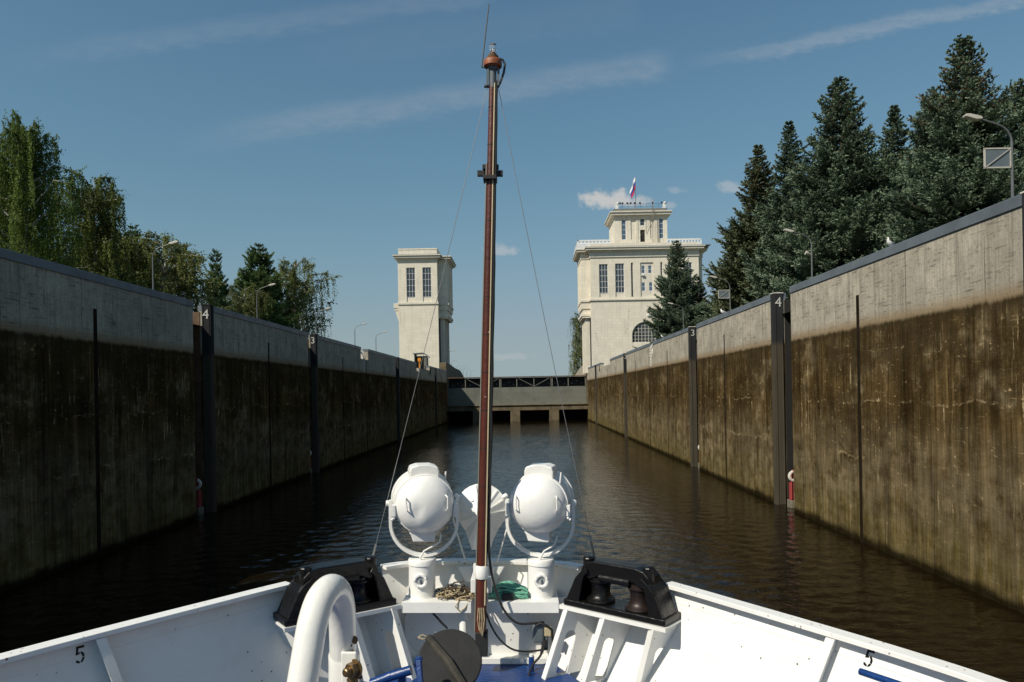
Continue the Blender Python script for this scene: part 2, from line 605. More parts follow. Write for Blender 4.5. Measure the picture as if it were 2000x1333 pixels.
def post_mat():
    """dark steel edge, paler and dusty below the high water mark"""
    m, t, bs = base_mat('armour_steel')
    P = t.new('ShaderNodeNewGeometry').outputs['Position']
    x, y, z = t.sep(P)
    n = t.noise(t.scale(P, (3, 3, 0.5)), 1.5, 5, 0.65)
    up = t.mix(n, (0.020, 0.021, 0.023), (0.040, 0.040, 0.040))
    lo = t.mix(n, (0.085, 0.074, 0.056), (0.050, 0.042, 0.030))
    k = t.step(t.math('ADD', z, t.math('MULTIPLY', n, 0.5)), 8.5, 8.9)
    t.put(bs.inputs['Base Color'], t.mix(k, lo, up))
    bs.inputs['Roughness'].default_value = 0.85
    bs.inputs['Specular IOR Level'].default_value = 0.03
    return m


M = {}
M['wall'] = concrete_wall_mat()
M['water'] = water_mat()
M['stone'] = stone_mat('cream_stone', (0.72, 0.665, 0.550), (0.665, 0.612, 0.508), (0.53, 0.49, 0.405))
M['trim'] = stone_mat('stone_trim', (0.68, 0.635, 0.535), (0.63, 0.585, 0.495), (0.59, 0.54, 0.445))
M['coping'] = paint('coping_steel', (0.135, 0.155, 0.175), 0.55, 0.15, 0.9, coords='P')
M['post'] = post_mat()
M['rust'] = paint('rusty_steel', (0.15, 0.085, 0.042), 0.8, 0.25, 2.0, coords='P')
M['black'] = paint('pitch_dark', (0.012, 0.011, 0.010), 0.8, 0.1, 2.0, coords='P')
M['quay'] = paint('quay_ground', (0.075, 0.085, 0.035), 0.9, 0.2, 0.2, col2=(0.13, 0.11, 0.07), coords='P')
M['white_num'] = paint('white_lettering', (0.50, 0.49, 0.45), 0.7, 0.1)
M['seal'] = paint('damp_joint_seal', (0.016, 0.012, 0.008), 0.9, 0.2, 1.0, spec=0.0, col2=(0.030, 0.024, 0.016), coords='P')
M['gate'] = paint('gate_paint', (0.155, 0.157, 0.128), 0.6, 0.12, 0.5, col2=(0.105, 0.108, 0.088), coords='P')
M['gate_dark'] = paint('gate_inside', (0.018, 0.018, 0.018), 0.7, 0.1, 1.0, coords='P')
M['gate_rail'] = paint('gate_frame', (0.21, 0.20, 0.16), 0.6, 0.1, 1.0, coords='P')
M['sill'] = paint('wet_concrete', (0.15, 0.115, 0.065), 0.85, 0.22, 0.7, col2=(0.06, 0.045, 0.022), coords='P', bump=0.4, bscale=3)
M['mortar'] = paint('mortar_repair', (0.40, 0.36, 0.28), 0.9, 0.15, 2.0, coords='P')
M['glass'] = glass_mat('window_glass', (0.055, 0.07, 0.085))
M['glass_blue'] = glass_mat('blue_window_glass', (0.10, 0.16, 0.23))
M['frame_w'] = paint('white_window_frame', (0.72, 0.72, 0.70), 0.5, 0.08)
M['roofing'] = paint('roof_sheet', (0.22, 0.235, 0.24), 0.55, 0.12, 0.8, coords='P')
M['white'] = paint('white_ship_paint', (0.80, 0.795, 0.76), 0.34, 0.05, 2.2, bump=0.10, bscale=5, spots=(0.05, 0.028, 0.020), spot_scale=14, spot_at=0.13, col2=(0.74, 0.725, 0.67))
M['white_lamp'] = paint('white_lamp_paint', (0.81, 0.80, 0.765), 0.36, 0.04, 5.0, bump=0.22, bscale=7, col2=(0.76, 0.75, 0.70))
M['white_rail'] = paint('glossy_white_paint', (0.80, 0.79, 0.74), 0.22, 0.04, 6.0, bump=0.12, bscale=14, col2=(0.75, 0.73, 0.66))
M['cap'] = paint('rail_paint', (0.82, 0.81, 0.77), 0.4, 0.05, 3.0, bump=0.15, bscale=9, spots=(0.16, 0.07, 0.03), spot_scale=16, spot_at=0.16, col2=(0.75, 0.74, 0.70))
M['black_paint'] = paint('black_gloss_paint', (0.0065, 0.006, 0.006), 0.34, 0.2, 6.0, spec=0.35, bump=0.35, bscale=16)
M['bronze'] = paint('worn_bronze', (0.026, 0.016, 0.013), 0.45, 0.2, 12.0, metal=0.3)
M['mast'] = paint('brown_mast_paint', (0.090, 0.019, 0.010), 0.42, 0.16, 3.0, bump=0.2, bscale=20, spots=(0.45, 0.36, 0.33), spot_scale=11, spot_at=0.10)
M['orange_brown'] = paint('orange_brown_wood', (0.30, 0.09, 0.028), 0.55, 0.2, 9.0)
M['blue'] = paint('blue_deck_paint', (0.007, 0.042, 0.175), 0.35, 0.15, 4.0, bump=0.3, bscale=22)
M['cable'] = paint('black_cable', (0.018, 0.017, 0.016), 0.5, 0.1)
M['cream_cable'] = paint('cream_cable', (0.55, 0.46, 0.28), 0.6, 0.1)
M['wire'] = paint('steel_wire', (0.36, 0.36, 0.35), 0.45, 0.1, metal=0.6)
M['rope'] = paint('tan_rope', (0.45, 0.36, 0.22), 0.9, 0.2, 30.0)
M['rope_dark'] = paint('dark_rope', (0.065, 0.05, 0.034), 0.9, 0.2, 30.0)
M['rope_green'] = paint('green_rope', (0.17, 0.46, 0.33), 0.75, 0.15, 30.0)
M['rubber'] = paint('grey_canvas', (0.022, 0.0215, 0.021), 0.85, 0.14, 5.0, bump=0.25, bscale=20)
M['strap'] = paint('webbing_strap', (0.055, 0.049, 0.036), 0.85, 0.2, 14.0)
M['brass'] = paint('old_brass', (0.30, 0.20, 0.10), 0.35, 0.25, 20.0, metal=0.8)
M['porthole'] = paint('lens_glass', (0.50, 0.51, 0.50), 0.15, 0.2, 20.0)
M['pole'] = paint('galvanised_pole', (0.11, 0.118, 0.118), 0.5, 0.1, 3.0)
M['lamp_head'] = paint('lamp_shell', (0.48, 0.45, 0.38), 0.45, 0.08, 6.0)
M['board'] = paint('grey_board', (0.115, 0.14, 0.155), 0.5, 0.1, 2.0)
M['red'] = paint('red_paint', (0.34, 0.030, 0.028), 0.55, 0.2, 5.0, col2=(0.28, 0.09, 0.085))
M['float'] = paint('float_concrete', (0.20, 0.175, 0.125), 0.85, 0.2, 4.0)
M['bol_white'] = paint('white_bollard_paint', (0.68, 0.64, 0.56), 0.6, 0.12, 5.0)
M['flag_white'] = paint('flag_white', (0.78, 0.78, 0.78), 0.8, 0.03)
M['flag_blue'] = paint('flag_blue', (0.016, 0.045, 0.30), 0.8, 0.03)
M['flag_red'] = paint('flag_red', (0.52, 0.018, 0.020), 0.8, 0.03)
M['orange'] = paint('orange_plastic', (0.70, 0.26, 0.02), 0.5, 0.1)
M['feather'] = paint('white_feathers', (0.78, 0.76, 0.72), 0.8, 0.04)
M['beak'] = paint('yellow_beak', (0.55, 0.33, 0.05), 0.5, 0.05)
M['wing'] = paint('grey_wing_feathers', (0.30, 0.31, 0.33), 0.8, 0.08)
M['bark'] = paint('brown_bark', (0.085, 0.062, 0.045), 0.9, 0.2, 4.0)
M['birch_bark'] = paint('birch_bark', (0.45, 0.43, 0.38), 0.85, 0.25, 2.0, col2=(0.08, 0.07, 0.06))
M['leaf_spruce'] = leaf_mat('blue_spruce_needles', (0.036, 0.058, 0.032), (0.215, 0.280, 0.185), (0.17, 0.085, 0.038), 0.06)
M['leaf_spruce_b'] = leaf_mat('brownish_spruce_needles', (0.042, 0.055, 0.024), (0.190, 0.215, 0.115), (0.19, 0.10, 0.045), 0.06)
M['leaf_pine'] = leaf_mat('pine_needles', (0.036, 0.068, 0.022), (0.170, 0.240, 0.085), trans=0.08)
M['leaf_birch'] = leaf_mat('birch_leaves', (0.038, 0.060, 0.012), (0.155, 0.215, 0.045), trans=0.30)
M['leaf_birch_dark'] = leaf_mat('dark_birch_leaves', (0.032, 0.046, 0.010), (0.125, 0.155, 0.034), trans=0.26)
M['leaf_birch_pale'] = leaf_mat('pale_birch_leaves', (0.065, 0.078, 0.022), (0.205, 0.225, 0.075), trans=0.30)

# ------------------------------------------------------------------ ground and water
XL, XR, TOP, QUAY = -16.9, 13.1, 11.10, 10.0
CHAMBER_END = 153.0


def sheet(name, pts, mat):
    mb = MB().add(pts, [tuple(range(len(pts)))])
    o = obj(name, mb, mat)
    if sum(p.normal.z for p in o.data.polygons) < 0:
        o.data.flip_normals()
    return tag(o, kind='structure')


def wavy_water():
    """lock water: a fine sheet raised into small crossing ripples"""
    rng = np.random.default_rng(5)
    ys = [-60.0, -40, -20, -10, -4, 0]
    while ys[-1] < 168:
        ys.append(ys[-1] + float(np.clip(max(ys[-1], 0.1) ** 2 / 4400, 0.075, 0.40)))
    ys = np.array(ys)
    xs = np.arange(XL - 1.8, XR + 1.95, 0.11)
    X, Y = np.meshgrid(xs, ys)
    dy = np.maximum(np.gradient(ys), 0.14)[:, None]
    Z = np.zeros_like(X)
    n = 90
    gust = 0.85 + 0.28 * np.sin(X * 0.21 + 0.7) * np.sin(Y * 0.083 + 1.1) + 0.15 * np.sin(X * 0.5 - Y * 0.19)
    for k in range(n):
        lam = 0.30 * (1.15 / 0.30) ** rng.random()
        th = rng.normal(0.0, 0.75) + math.pi / 2
        sl = 0.125 * math.sqrt(2.0 / n) * rng.uniform(0.6, 1.4)
        kk = 2 * math.pi / lam
        fade = np.clip((lam / dy - 1.8) / 1.2, 0, 1)
        ph = kk * (X * math.cos(th) + Y * math.sin(th)) + rng.uniform(0, 6.28)
        Z += fade * sl / kk * np.sin(ph + 0.35 * np.sin(ph))
    Z *= gust
    V = np.stack([X, Y, Z], -1).reshape(-1, 3)
    r, c = X.shape
    i = np.arange(r * c).reshape(r, c)
    Fq = np.stack([i[:-1, :-1], i[:-1, 1:], i[1:, 1:], i[1:, :-1]], -1).reshape(-1, 4)
    me = bpy.data.meshes.new('water')
    me.vertices.add(len(V))
    me.vertices.foreach_set('co', V.reshape(-1).astype(np.float32))
    me.loops.add(Fq.size)
    me.loops.foreach_set('vertex_index', Fq.reshape(-1).astype(np.int32))
    me.polygons.add(len(Fq))
    me.polygons.foreach_set('loop_start', np.arange(0, Fq.size, 4, dtype=np.int32))
    me.polygons.foreach_set('use_smooth', np.ones(len(Fq), dtype=bool))
    me.materials.append(M['water'])
    me.update(calc_edges=True)
    o = bpy.data.objects.new('water', me)
    COL.objects.link(o)
    return tag(o, kind='structure')


wavy_water()
sheet('upstream_water', [(-60, 159, 8.3), (60, 159, 8.3), (60, 1500, 8.3), (-60, 1500, 8.3)], M['water'])
sheet('ground', [(-900, -80, QUAY), (XL - 0.4, -80, QUAY), (XL - 0.4, 230, QUAY), (-60, 240, QUAY), (-60, 1500, QUAY), (-900, 1500, QUAY)], M['quay'])
sheet('ground', [(900, -80, QUAY), (XR + 0.4, -80, QUAY), (XR + 0.4, 230, QUAY), (60, 240, QUAY), (60, 1500, QUAY), (900, 1500, QUAY)], M['quay'])

# ------------------------------------------------------------------ the two chamber walls
NICHES = [18.40, 37.7, 57.0, 95.3, 135.0]     # far edge of each floating bollard recess
NICHES_L = [18.4, 38.5, 57.8, 95.3, 135.0]
NL = 2.40                                      # its length
JOINTS = [-20, -10, 0, 9.5, 28.2, 47.2, 66.3, 76.0, 85.5, 105.0, 115.0, 125.0, 144.0]
NOTCH = [(73.6, 77.0, 9.9), (111.0, 113.6, 9.75), (113.6, 126.0, 10.30)]


def font_mesh_obj(name, txt, size, mat, parent, mw):
    cu = bpy.data.curves.new(name, 'FONT')
    cu.body = txt
    cu.size = size
    cu.extrude = 0.006
    cu.align_x = 'CENTER'
    tmp = bpy.data.objects.new(name + '_source', cu)
    COL.objects.link(tmp)
    me = bpy.data.meshes.new_from_object(tmp)
    bpy.data.objects.remove(tmp)
    bpy.data.curves.remove(cu)
    me.materials.clear()
    me.materials.append(mat)
    o = bpy.data.objects.new(name, me)
    COL.objects.link(o)
    o.parent = parent
    o.matrix_local = mw
    return o


def lock_wall(side, x0, label, numerals):
    d = side
    niches = NICHES if side > 0 else NICHES_L
    nl = NL if side > 0 else 2.0
    root = thing('lock_wall', label, 'lock wall', (x0 + d * 0.3, 60, 0))
    edges = [-60.0]
    for yf in niches:
        edges += [yf - nl, yf]
    edges.append(CHAMBER_END)
    for a, b in zip(edges[0::2], edges[1::2]):
        body, cop = MB(), []
        cuts = [a] + [j for j in JOINTS if a + 1 < j < b - 1] + [b]
        for i in range(len(cuts) - 1):
            p, q = cuts[i], cuts[i + 1]
            g0 = 0.125 if i > 0 else 0.0
            g1 = 0.125 if i < len(cuts) - 2 else 0.0
            body.box(x0, x0 + d * 3.0, p + g0, q - g1, -3, 9.62)
            # parapet, cut by the access notches
            lev = [(p + g0 * 0.06, q - g1 * 0.06, TOP - 0.30)]
            for n0, n1, zz in NOTCH:
                nxt = []
                for u, v, z in lev:
                    if n1 <= u or n0 >= v:
                        nxt.append((u, v, z))
                        continue
                    if u < n0: nxt.append((u, n0, z))
                    nxt.append((max(u, n0), min(v, n1), zz))
                    if v > n1: nxt.append((n1, v, z))
                lev = nxt
            for u, v, z in lev:
                body.box(x0, x0 + d * 0.60, u, v, 9.62, z)
                if z > 10.5:
                    if not cop or u - cop[-1][1] > 0.5:
                        cop.append([u, v])
                    cop[-1][1] = v
        if a < 126 < b:                # end of the lowered part: a sloping block
            body.prism([(126.0, 9.62), (127.6, 9.62), (127.6, TOP - 0.1), (127.2, TOP - 0.1)], x0, x0 + d * 0.6,
                       frame_from((0, 1, 0), (1, 0, 0), (0, 0, 1)))
        for p in cuts[1:-1]:
            back = MB().box(x0 - d * 0.004, x0 + d * 0.4, p - 0.13, p + 0.13, -3.05, 9.72)
            obj('joint_seal', back, M['seal'], root, bevel=0.01)
        obj('wall_section', body, M['wall'], root)
        for u, v in cop:
            cb = MB().box(x0 - d * 0.035, x0 + d * 0.66, u, v, TOP - 0.30, TOP)
            cb.box(x0 - d * 0.045, x0 - d * 0.02, u, v, TOP - 0.33, TOP - 0.02)
            obj('coping', cb, M['coping'], root, bevel=0.015)
    for yf in niches:
        # the recess behind the bollard
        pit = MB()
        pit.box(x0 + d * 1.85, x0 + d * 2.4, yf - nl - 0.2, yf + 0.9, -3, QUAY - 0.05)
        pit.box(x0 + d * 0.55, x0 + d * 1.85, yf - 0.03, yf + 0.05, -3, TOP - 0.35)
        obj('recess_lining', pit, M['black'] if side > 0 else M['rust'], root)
    for yf, num in zip(niches, numerals):
        pb = MB()
        pw = 0.46 if d > 0 else 0.42
        pb.box(x0 - d * 0.05, x0 + d * pw, yf - 0.06, yf + 0.35, -3, TOP - 0.02)
        pb.box(x0 + d * pw, x0 + d * 0.54, yf + 0.02, yf + 0.35, -3, TOP - 0.05)
        pb.box(x0 + d * 0.02, x0 + d * 0.10, yf - 0.085, yf - 0.05, -3, TOP - 0.05)
        pb.box(x0 + d * (pw - 0.08), x0 + d * (pw - 0.02), yf - 0.085, yf - 0.05, -3, TOP - 0.05)
        if d > 0:
            pb.cur = 1
        pb.box(x0 - d * 0.06, x0 + d * (pw + 0.03), yf - 0.09, yf + 0.40, TOP - 0.02, TOP + 0.03)
        po = obj('guide_post', pb, [M['post'], M['bol_white']], root, bevel=0.012)
        rb = MB()
        rb.box(x0 + d * 0.54, x0 + d * 0.58, yf + 0.05, yf + 0.14, -2, TOP - 0.4)
        obj('guide_rail', rb, M['rust'], root)
        if num:
            mw = Matrix.Translation(Vector((x0 + d * (pw / 2 - 0.015), yf - 0.092, TOP - 0.72)) - OFF[root.name]) @ Matrix.Rotation(R(90), 4, 'X')
            font_mesh_obj('numeral', num, 0.72, M['white_num'], po, mw)
    return root


lock_wall(-1, XL, 'long shaded concrete lock wall with numbered dark guide posts below the hanging birches', [None, '4', '3', None, None])
lock_wall(1, XR, 'long sunlit concrete lock wall with a brown high water stain below the spruces', [None, '4', '3', '2', None])

# floating bollards in the recesses
bp0 = None
BOLL = [(1, XR, 37.85, 'red floating bollard with white ring in the recess beside the sunlit post 4'),
        (1, XR, 57.0, 'red floating bollard with white ring in the recess beside the sunlit post 3'),
        (1, XR, 95.3, 'tiny floating bollard at the water in the recess of the sunlit post 2'),
        (-1, XL, 38.5, 'red floating bollard with white ring in the dark recess beside the shaded post 4'),
        (-1, XL, 57.8, 'red floating bollard with white ring in the dark recess beside the shaded post 3')]


def floating_bollard(label):
    t = thing('floating_bollard', label, 'bollard', (0, 0, 0), 'floating bollards in the lock wall recesses')
    b = MB()
    b.box(-0.26, 0.26, -0.30, 0.30, -0.6, 0.42)
    obj('float', b, M['float'], t, bevel=0.03)
    b = MB()
    b.box(-0.20, 0.20, -0.16, 0.16, 0.42, 1.30)
    b.tube([(0, 0, 1.28), (0, 0, 1.62), (0.02, 0, 1.95)], [0.17, 0.14, 0.12], 10)
    b.tube([(-0.18, -0.2, 0.5), (-0.18, -0.2, 1.75), (0.0, -0.1, 1.98)], 0.035, 6)
    obj('body', b, M['red'], t, bevel=0.02)
    b = MB()
    ring = [(0.27 * math.cos(a), -0.16, 1.66 + 0.24 * math.sin(a)) for a in np.linspace(math.radians(-250), math.radians(60), 16)]
    b.tube(ring, 0.085, 8)
    obj('horn', b, M['bol_white'], t, smooth=True)
    return t


for i, (d, x0, yf, lab) in enumerate(BOLL):
    if bp0 is None:
        o = bp0 = floating_bollard(lab)
    else:
        o = copy_tree(bp0)
    o['label'] = lab
    o.location = (x0 + d * (0.52 if d > 0 else 0.60), yf - (1.15 if d > 0 else 0.62), -0.05)

# ------------------------------------------------------------------ gate across the head of the lock
GY = 155.0
g = thing('lock_gate', 'grey steel lock gate spanning the chamber under a dark trussed walkway', 'lock gate', ((XL + XR) / 2, GY, 3.5))
b = MB()
GX0, GX1 = XL - 0.2, XR - 0.05
b.box(GX0, GX1, GY, GY + 0.35, 3.55, 7.35)
for i in range(1, 13):
    x = GX0 + (GX1 - GX0) * i / 13
    b.box(x - 0.015, x + 0.015, GY - 0.012, GY, 3.6, 7.3)
for zz in (4.8, 6.1):
    b.box(GX0, GX1, GY - 0.01, GY, zz - 0.02, zz + 0.02)
obj('panel', b, M['gate'], g)
b = MB()
b.box(GX0, GX1, GY + 1.6, GY + 1.8, 7.35, 9.4)
b.box(GX0, GX1, GY, GY + 1.8, 7.30, 7.36)
obj('inner_plate', b, M['gate_dark'], g)
b = MB()
b.box(GX0, GX1, GY - 0.25, GY + 1.9, 9.45, 9.62)
obj('walkway', b, M['rust'], g)
n = 8
for i in range(n + 1):
    x = GX0 + 0.3 + (GX1 - GX0 - 0.5) * i / n
    obj('truss_post', MB().box(x - 0.07, x + 0.07, GY - 0.02, GY + 0.1, 7.36, 9.45), M['gate_rail'], g)
    if i in (3, 6):
        obj('truss_post', MB().box(x + 0.22, x + 0.34, GY - 0.02, GY + 0.1, 7.36, 9.45), M['gate_rail'], g)
step_ = (GX1 - GX0 - 0.5) / n
for i, up in ((4, 0), (5, 1), (1, 0), (2, 1)):
    xa = GX0 + 0.3 + step_ * i + 0.1
    za, zb = (9.35, 7.45) if not up else (7.45, 9.35)
    obj('truss_brace', MB().bar((xa, GY + 0.04, za), (xa + step_ - 0.15, GY + 0.04, zb), 0.08, 0.14, (0, 1, 0)), M['gate_rail'], g)
b = MB()
rnd = random.Random(4)
for i in range(8):
    for k in range(3):
        x = GX0 + 0.3 + step_ * (i + 0.25 + 0.28 * k)
        b.lathe([(0.16, 0), (0.16, 0.05), (0.05, 0.09)], Matrix.Translation((x, GY + 1.6, 7.95 + 0.45 * (k % 2) + rnd.uniform(-.1, .1))) @ Matrix.Rotation(R(90), 4, 'X'), 8)
obj('rivet_row', b, M['gate_rail'], g)

s = thing('gate_sill', 'brown wet concrete sill with square culvert openings below the lock gate', 'gate sill', ((XL + XR) / 2, GY - 2, 0))
b = MB()
b.box(XL - 0.05, XR + 0.4, GY - 3.2, GY + 4, 2.35, 3.40)
b.box(XL - 0.05, XR + 0.4, GY - 3.45, GY + 4, 3.40, 3.56)
xs = [XR + 0.4, 6.9, 4.85, -1.35, -3.4, -9.3, -11.4, XL]
for i in range(1, 7, 2):
    b.box(xs[i + 1], xs[i], GY - 3.2, GY + 4, -3, 2.35)
b.box(XL, XR, GY + 3.6, GY + 4.2, -3, 2.4)
b.box(XL - 1.5, XL, GY - 2.1, GY + 6, -3, 9.5)
b.box(XR, XR + 1.5, GY - 2.1, GY + 6, -3, 9.5)
obj('sill', b, M['sill'], s, bevel=0.04)
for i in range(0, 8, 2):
    obj('culvert_shade', MB().box(xs[i + 1] + 0.02, xs[i] - 0.02, GY + 3.45, GY + 3.58, -1, 2.3), M['black'], s)  # black sheet standing in for the shade deep inside each opening

# walls that carry on upstream of the gate, their tops running down in a curve
for side, x0, lab in ((-1, XL - 0.4, 'dark guide wall with a curved falling top beyond the lock gate'),
                      (1, XR - 0.1, 'pale guide wall standing beyond the lock gate under the big building')):
    pr = [(156.5, 3), (156.5, 13.0 if side < 0 else 12.1)]
    if side < 0:
        pr += [(166, 12.9), (172, 12.6), (180, 12.35), (186, 12.4), (192, 12.0), (198, 11.2), (203, 10.3), (206, 9.4)]
    else:
        pr += [(168, 12.0), (178, 11.4), (190, 10.4), (200, 9.2)]
    pr += [(pr[-1][0], 3)]
    mb = MB().prism(pr, x0, x0 + side * 1.4, frame_from((0, 1, 0), (1, 0, 0), (0, 0, 1)))
    single('guide_wall', mb, M['sill'] if side < 0 else M['wall'], lab, 'wall', bevel=0.1)


# ------------------------------------------------------------------ the two gate towers
def window(parent, x0, x1, z0, z1, y, cols, rows, glass='glass', axis='x', fw=0.07, recess=0.22, seed=0):
    """one window set into a face that looks to -y (axis x) or into a side face (axis y: x0,x1 are y values, y is x)"""
    fb, pb = MB(), MB()
    sgn = 1 if axis == 'x' else (1 if recess > 0 else -1)

    def bx(mb, a0, a1, zz0, zz1, d0, d1):
        if axis == 'x':
            mb.box(a0, a1, y + d0, y + d1, zz0, zz1)
        else:
            mb.box(y + d0 * sgn, y + d1 * sgn, a0, a1, zz0, zz1)
    r = abs(recess)
    bx(pb, x0, x1, z0, z1, r, r + 0.04)
    for a in (x0, x1 - fw):
        bx(fb, a, a + fw, z0, z1, r - 0.08, r - 0.002)
    for a in (z0, z1 - fw):
        bx(fb, x0 + fw, x1 - fw, a, a + fw, r - 0.078, r - 0.004)
    m = fw * 0.7
    for i in range(1, cols):
        c = x0 + (x1 - x0) * i / cols
        bx(fb, c - m / 2, c + m / 2, z0 + fw, z1 - fw, r - 0.06, r - 0.006)
    for i in range(1, rows):
        c = z0 + (z1 - z0) * i / rows
        bx(fb, x0 + fw, x1 - fw, c - m / 2, c + m / 2, r - 0.055, r - 0.008)
    f = obj('window', fb, M['frame_w'], parent)
    obj('pane', pb, M[glass], f)
    return f


def slab_with_holes(mb, x0, x1, z0, z1, y, t, holes):
    """front wall leaf: outline with rectangular openings, thickness t towards +y"""
    hs = [[(a, c), (a, d), (b_, d), (b_, c)] for a, b_, c, d in holes]
    mb.prism([(x0, z0), (x1, z0), (x1, z1), (x0, z1)], y, y + t, None, hs)


def cornice(mb, x0, x1, y0, y1, z, steps):
    """stacked projecting courses round a block: steps of (projection, height)"""
    for p, h in steps:
        mb.box(x0 - p, x1 + p, y0 - p, y1 + p, z, z + h)
        z += h
    return z


def PX(zx, zy, Y, ox, oy, sc):
    return W(ox + zx / sc, oy + zy / sc, Y)


# left tower ---------------------------------------------------------------
Y0 = 158.0
p = lambda zx, zy, Y=Y0: PX(zx, zy, Y, 680, 440, 3.175)
lx0, lx1 = p(311, 400).x, p(556, 400).x
zb, zl, zc = QUAY, p(430, 493).z, p(430, 216).z
tw = thing('gate_tower', 'slim pale stone gate tower with two tall front windows and an overhanging bay', 'tower', ((lx0 + lx1) / 2, Y0, zb))
b = MB()
D = 14.5
b.box(lx0, lx1, Y0, Y0 + D, zb - 0.3, zl)                                  # lower shaft
wz0, wz1, wzr = p(0, 455).z, p(0, 271).z, p(0, 484).z
wx = [(p(355, 0).x, p(409, 0).x), (p(455, 0).x, p(509, 0).x)]
slab_with_holes(b, lx0 - 0.05, lx1 - 0.1, zl + 0.5, zc, Y0 + 0.05, 0.45, [(a, c, wzr + 0.02, wz1) for a, c in wx])
b.box(lx0 - 0.05, lx1 - 0.1, Y0 + 0.5, Y0 + D, zl + 0.5, zc)
for a, c in wx:
    b.box(a + 0.002, c - 0.002, Y0 + 0.22, Y0 + 0.498, wzr + 0.03, wz0 - 0.003)   # apron under each window
obj('wall', b, M['stone'], tw)
b = MB()
b.box(lx0 - 0.22, lx1 + 0.12, Y0 - 0.22, Y0 + D + 0.2, zl, zl + 0.5)
top = cornice(b, lx0 - 0.05, lx1 - 0.1, Y0 + 0.05, Y0 + D, zc, [(0.25, 0.35), (0.75, 0.45), (1.0, 0.22)])
obj('cornice', b, M['trim'], tw, bevel=0.04)
b = MB()
b.box(lx0 - 1.0, lx1 + 0.85, Y0 - 0.9, Y0 + D + 0.9, top, top + 0.10)
obj('roof', b, M['roofing'], tw)
b = MB()
b.box(lx0 + 0.05, lx1 - 0.1, Y0 + 0.4, Y0 + D - 1, top + 0.10, p(0, 158).z)
b.box(lx0 - 0.02, lx1 - 0.03, Y0 + 0.33, Y0 + D - 0.9, p(0, 158).z, p(0, 150).z)
obj('attic', b, M['stone'], tw)
for a, c in wx:
    window(tw, a, c, wz0, wz1, Y0 + 0.05, 3, 5, fw=0.08, recess=0.2)
# bay hanging over the lock on the right side, carried on brackets
b = MB()
bx0, bx1, by0, by1 = lx1 - 0.1, lx1 + 1.95, Y0 + 2.1, Y0 + 12.4
bz0 = p(570, 575).z
b.box(bx0, bx1, by0, by1, bz0 + 1.9, zc - 0.02)
b.box(bx0, bx1 - 0.25, by0 + 0.2, by1 - 0.2, bz0 + 0.9, bz0 + 1.9)
b.box(bx0, bx1 + 0.1, by0 - 0.1, by1 + 0.1, bz0 + 0.35, bz0 + 0.9)
b.box(bx0, bx1 - 0.1, by0, by1, bz0, bz0 + 0.35)
for k in range(4):
    yy = by0 + 0.5 + k * 2.85
    b.box(lx1, lx1 + 1.1, yy, yy + 0.7, zb, bz0)
    b.box(bx1, bx1 + 0.14, yy, yy + 0.5, bz0 + 2.4, zc - 0.3)
obj('bay', b, M['stone'], tw, bevel=0.03)
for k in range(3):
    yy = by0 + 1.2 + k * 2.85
    obj('shade_panel', MB().box(lx1, lx1 + 0.12, yy + 0.02, yy + 2.1, zb, bz0 - 0.02), M['gate_dark'], tw)  # near-black sheet painted in as the shade between the columns
obj('shade_panel', MB().box(lx1, lx1 + 0.12, Y0 + 0.7, by0 + 0.48, zb, bz0 - 0.02), M['gate_dark'], tw)  # same painted shade in front of the first column
b = MB()
cornice(b, bx0, bx1, by0, by1, zc, [(0.25, 0.35), (0.75, 0.45), (1.0, 0.22)])
b.box(bx0, bx1 + 0.22, by0 - 0.2, by1 + 0.2, zl, zl + 0.5)
obj('bay_cornice', b, M['trim'], tw, bevel=0.04)
for k in range(3):
    yy = by0 + 1.15 + k * 2.85
    window(tw, yy, yy + 1.5, zl + 1.6, zc - 1.2, bx1, 2, 5, axis='y', recess=-0.12)
# small balcony bracket on the left side
b = MB()
b.box(lx0 - 1.17, lx0, Y0 + 0.3, Y0 + 3.5, p(0, 520).z, p(0, 490).z)
b.box(lx0 - 0.95, lx0, Y0 + 0.4, Y0 + 3.4, p(0, 535).z, p(0, 520).z)
b.prism([(lx0 - 0.9, p(0, 535).z), (lx0, p(0, 535).z), (lx0, p(0, 612).z)], Y0 + 0.5, Y0 + 1.0)
b.prism([(lx0 - 0.9, p(0, 535).z), (lx0, p(0, 535).z), (lx0, p(0, 612).z)], Y0 + 2.6, Y0 + 3.1)
obj('bracket', b, M['trim'], tw, bevel=0.03)
b = MB()
b.tube([(lx1 - 0.3, Y0 + 0.8, top), (lx1 - 0.3, Y0 + 0.8, top + 1.3)], 0.12, 6)
b.box(lx1 - 0.55, lx1 - 0.05, Y0 + 0.6, Y0 + 1.0, top, top + 0.5)
obj('chimney', b, M['trim'], tw)

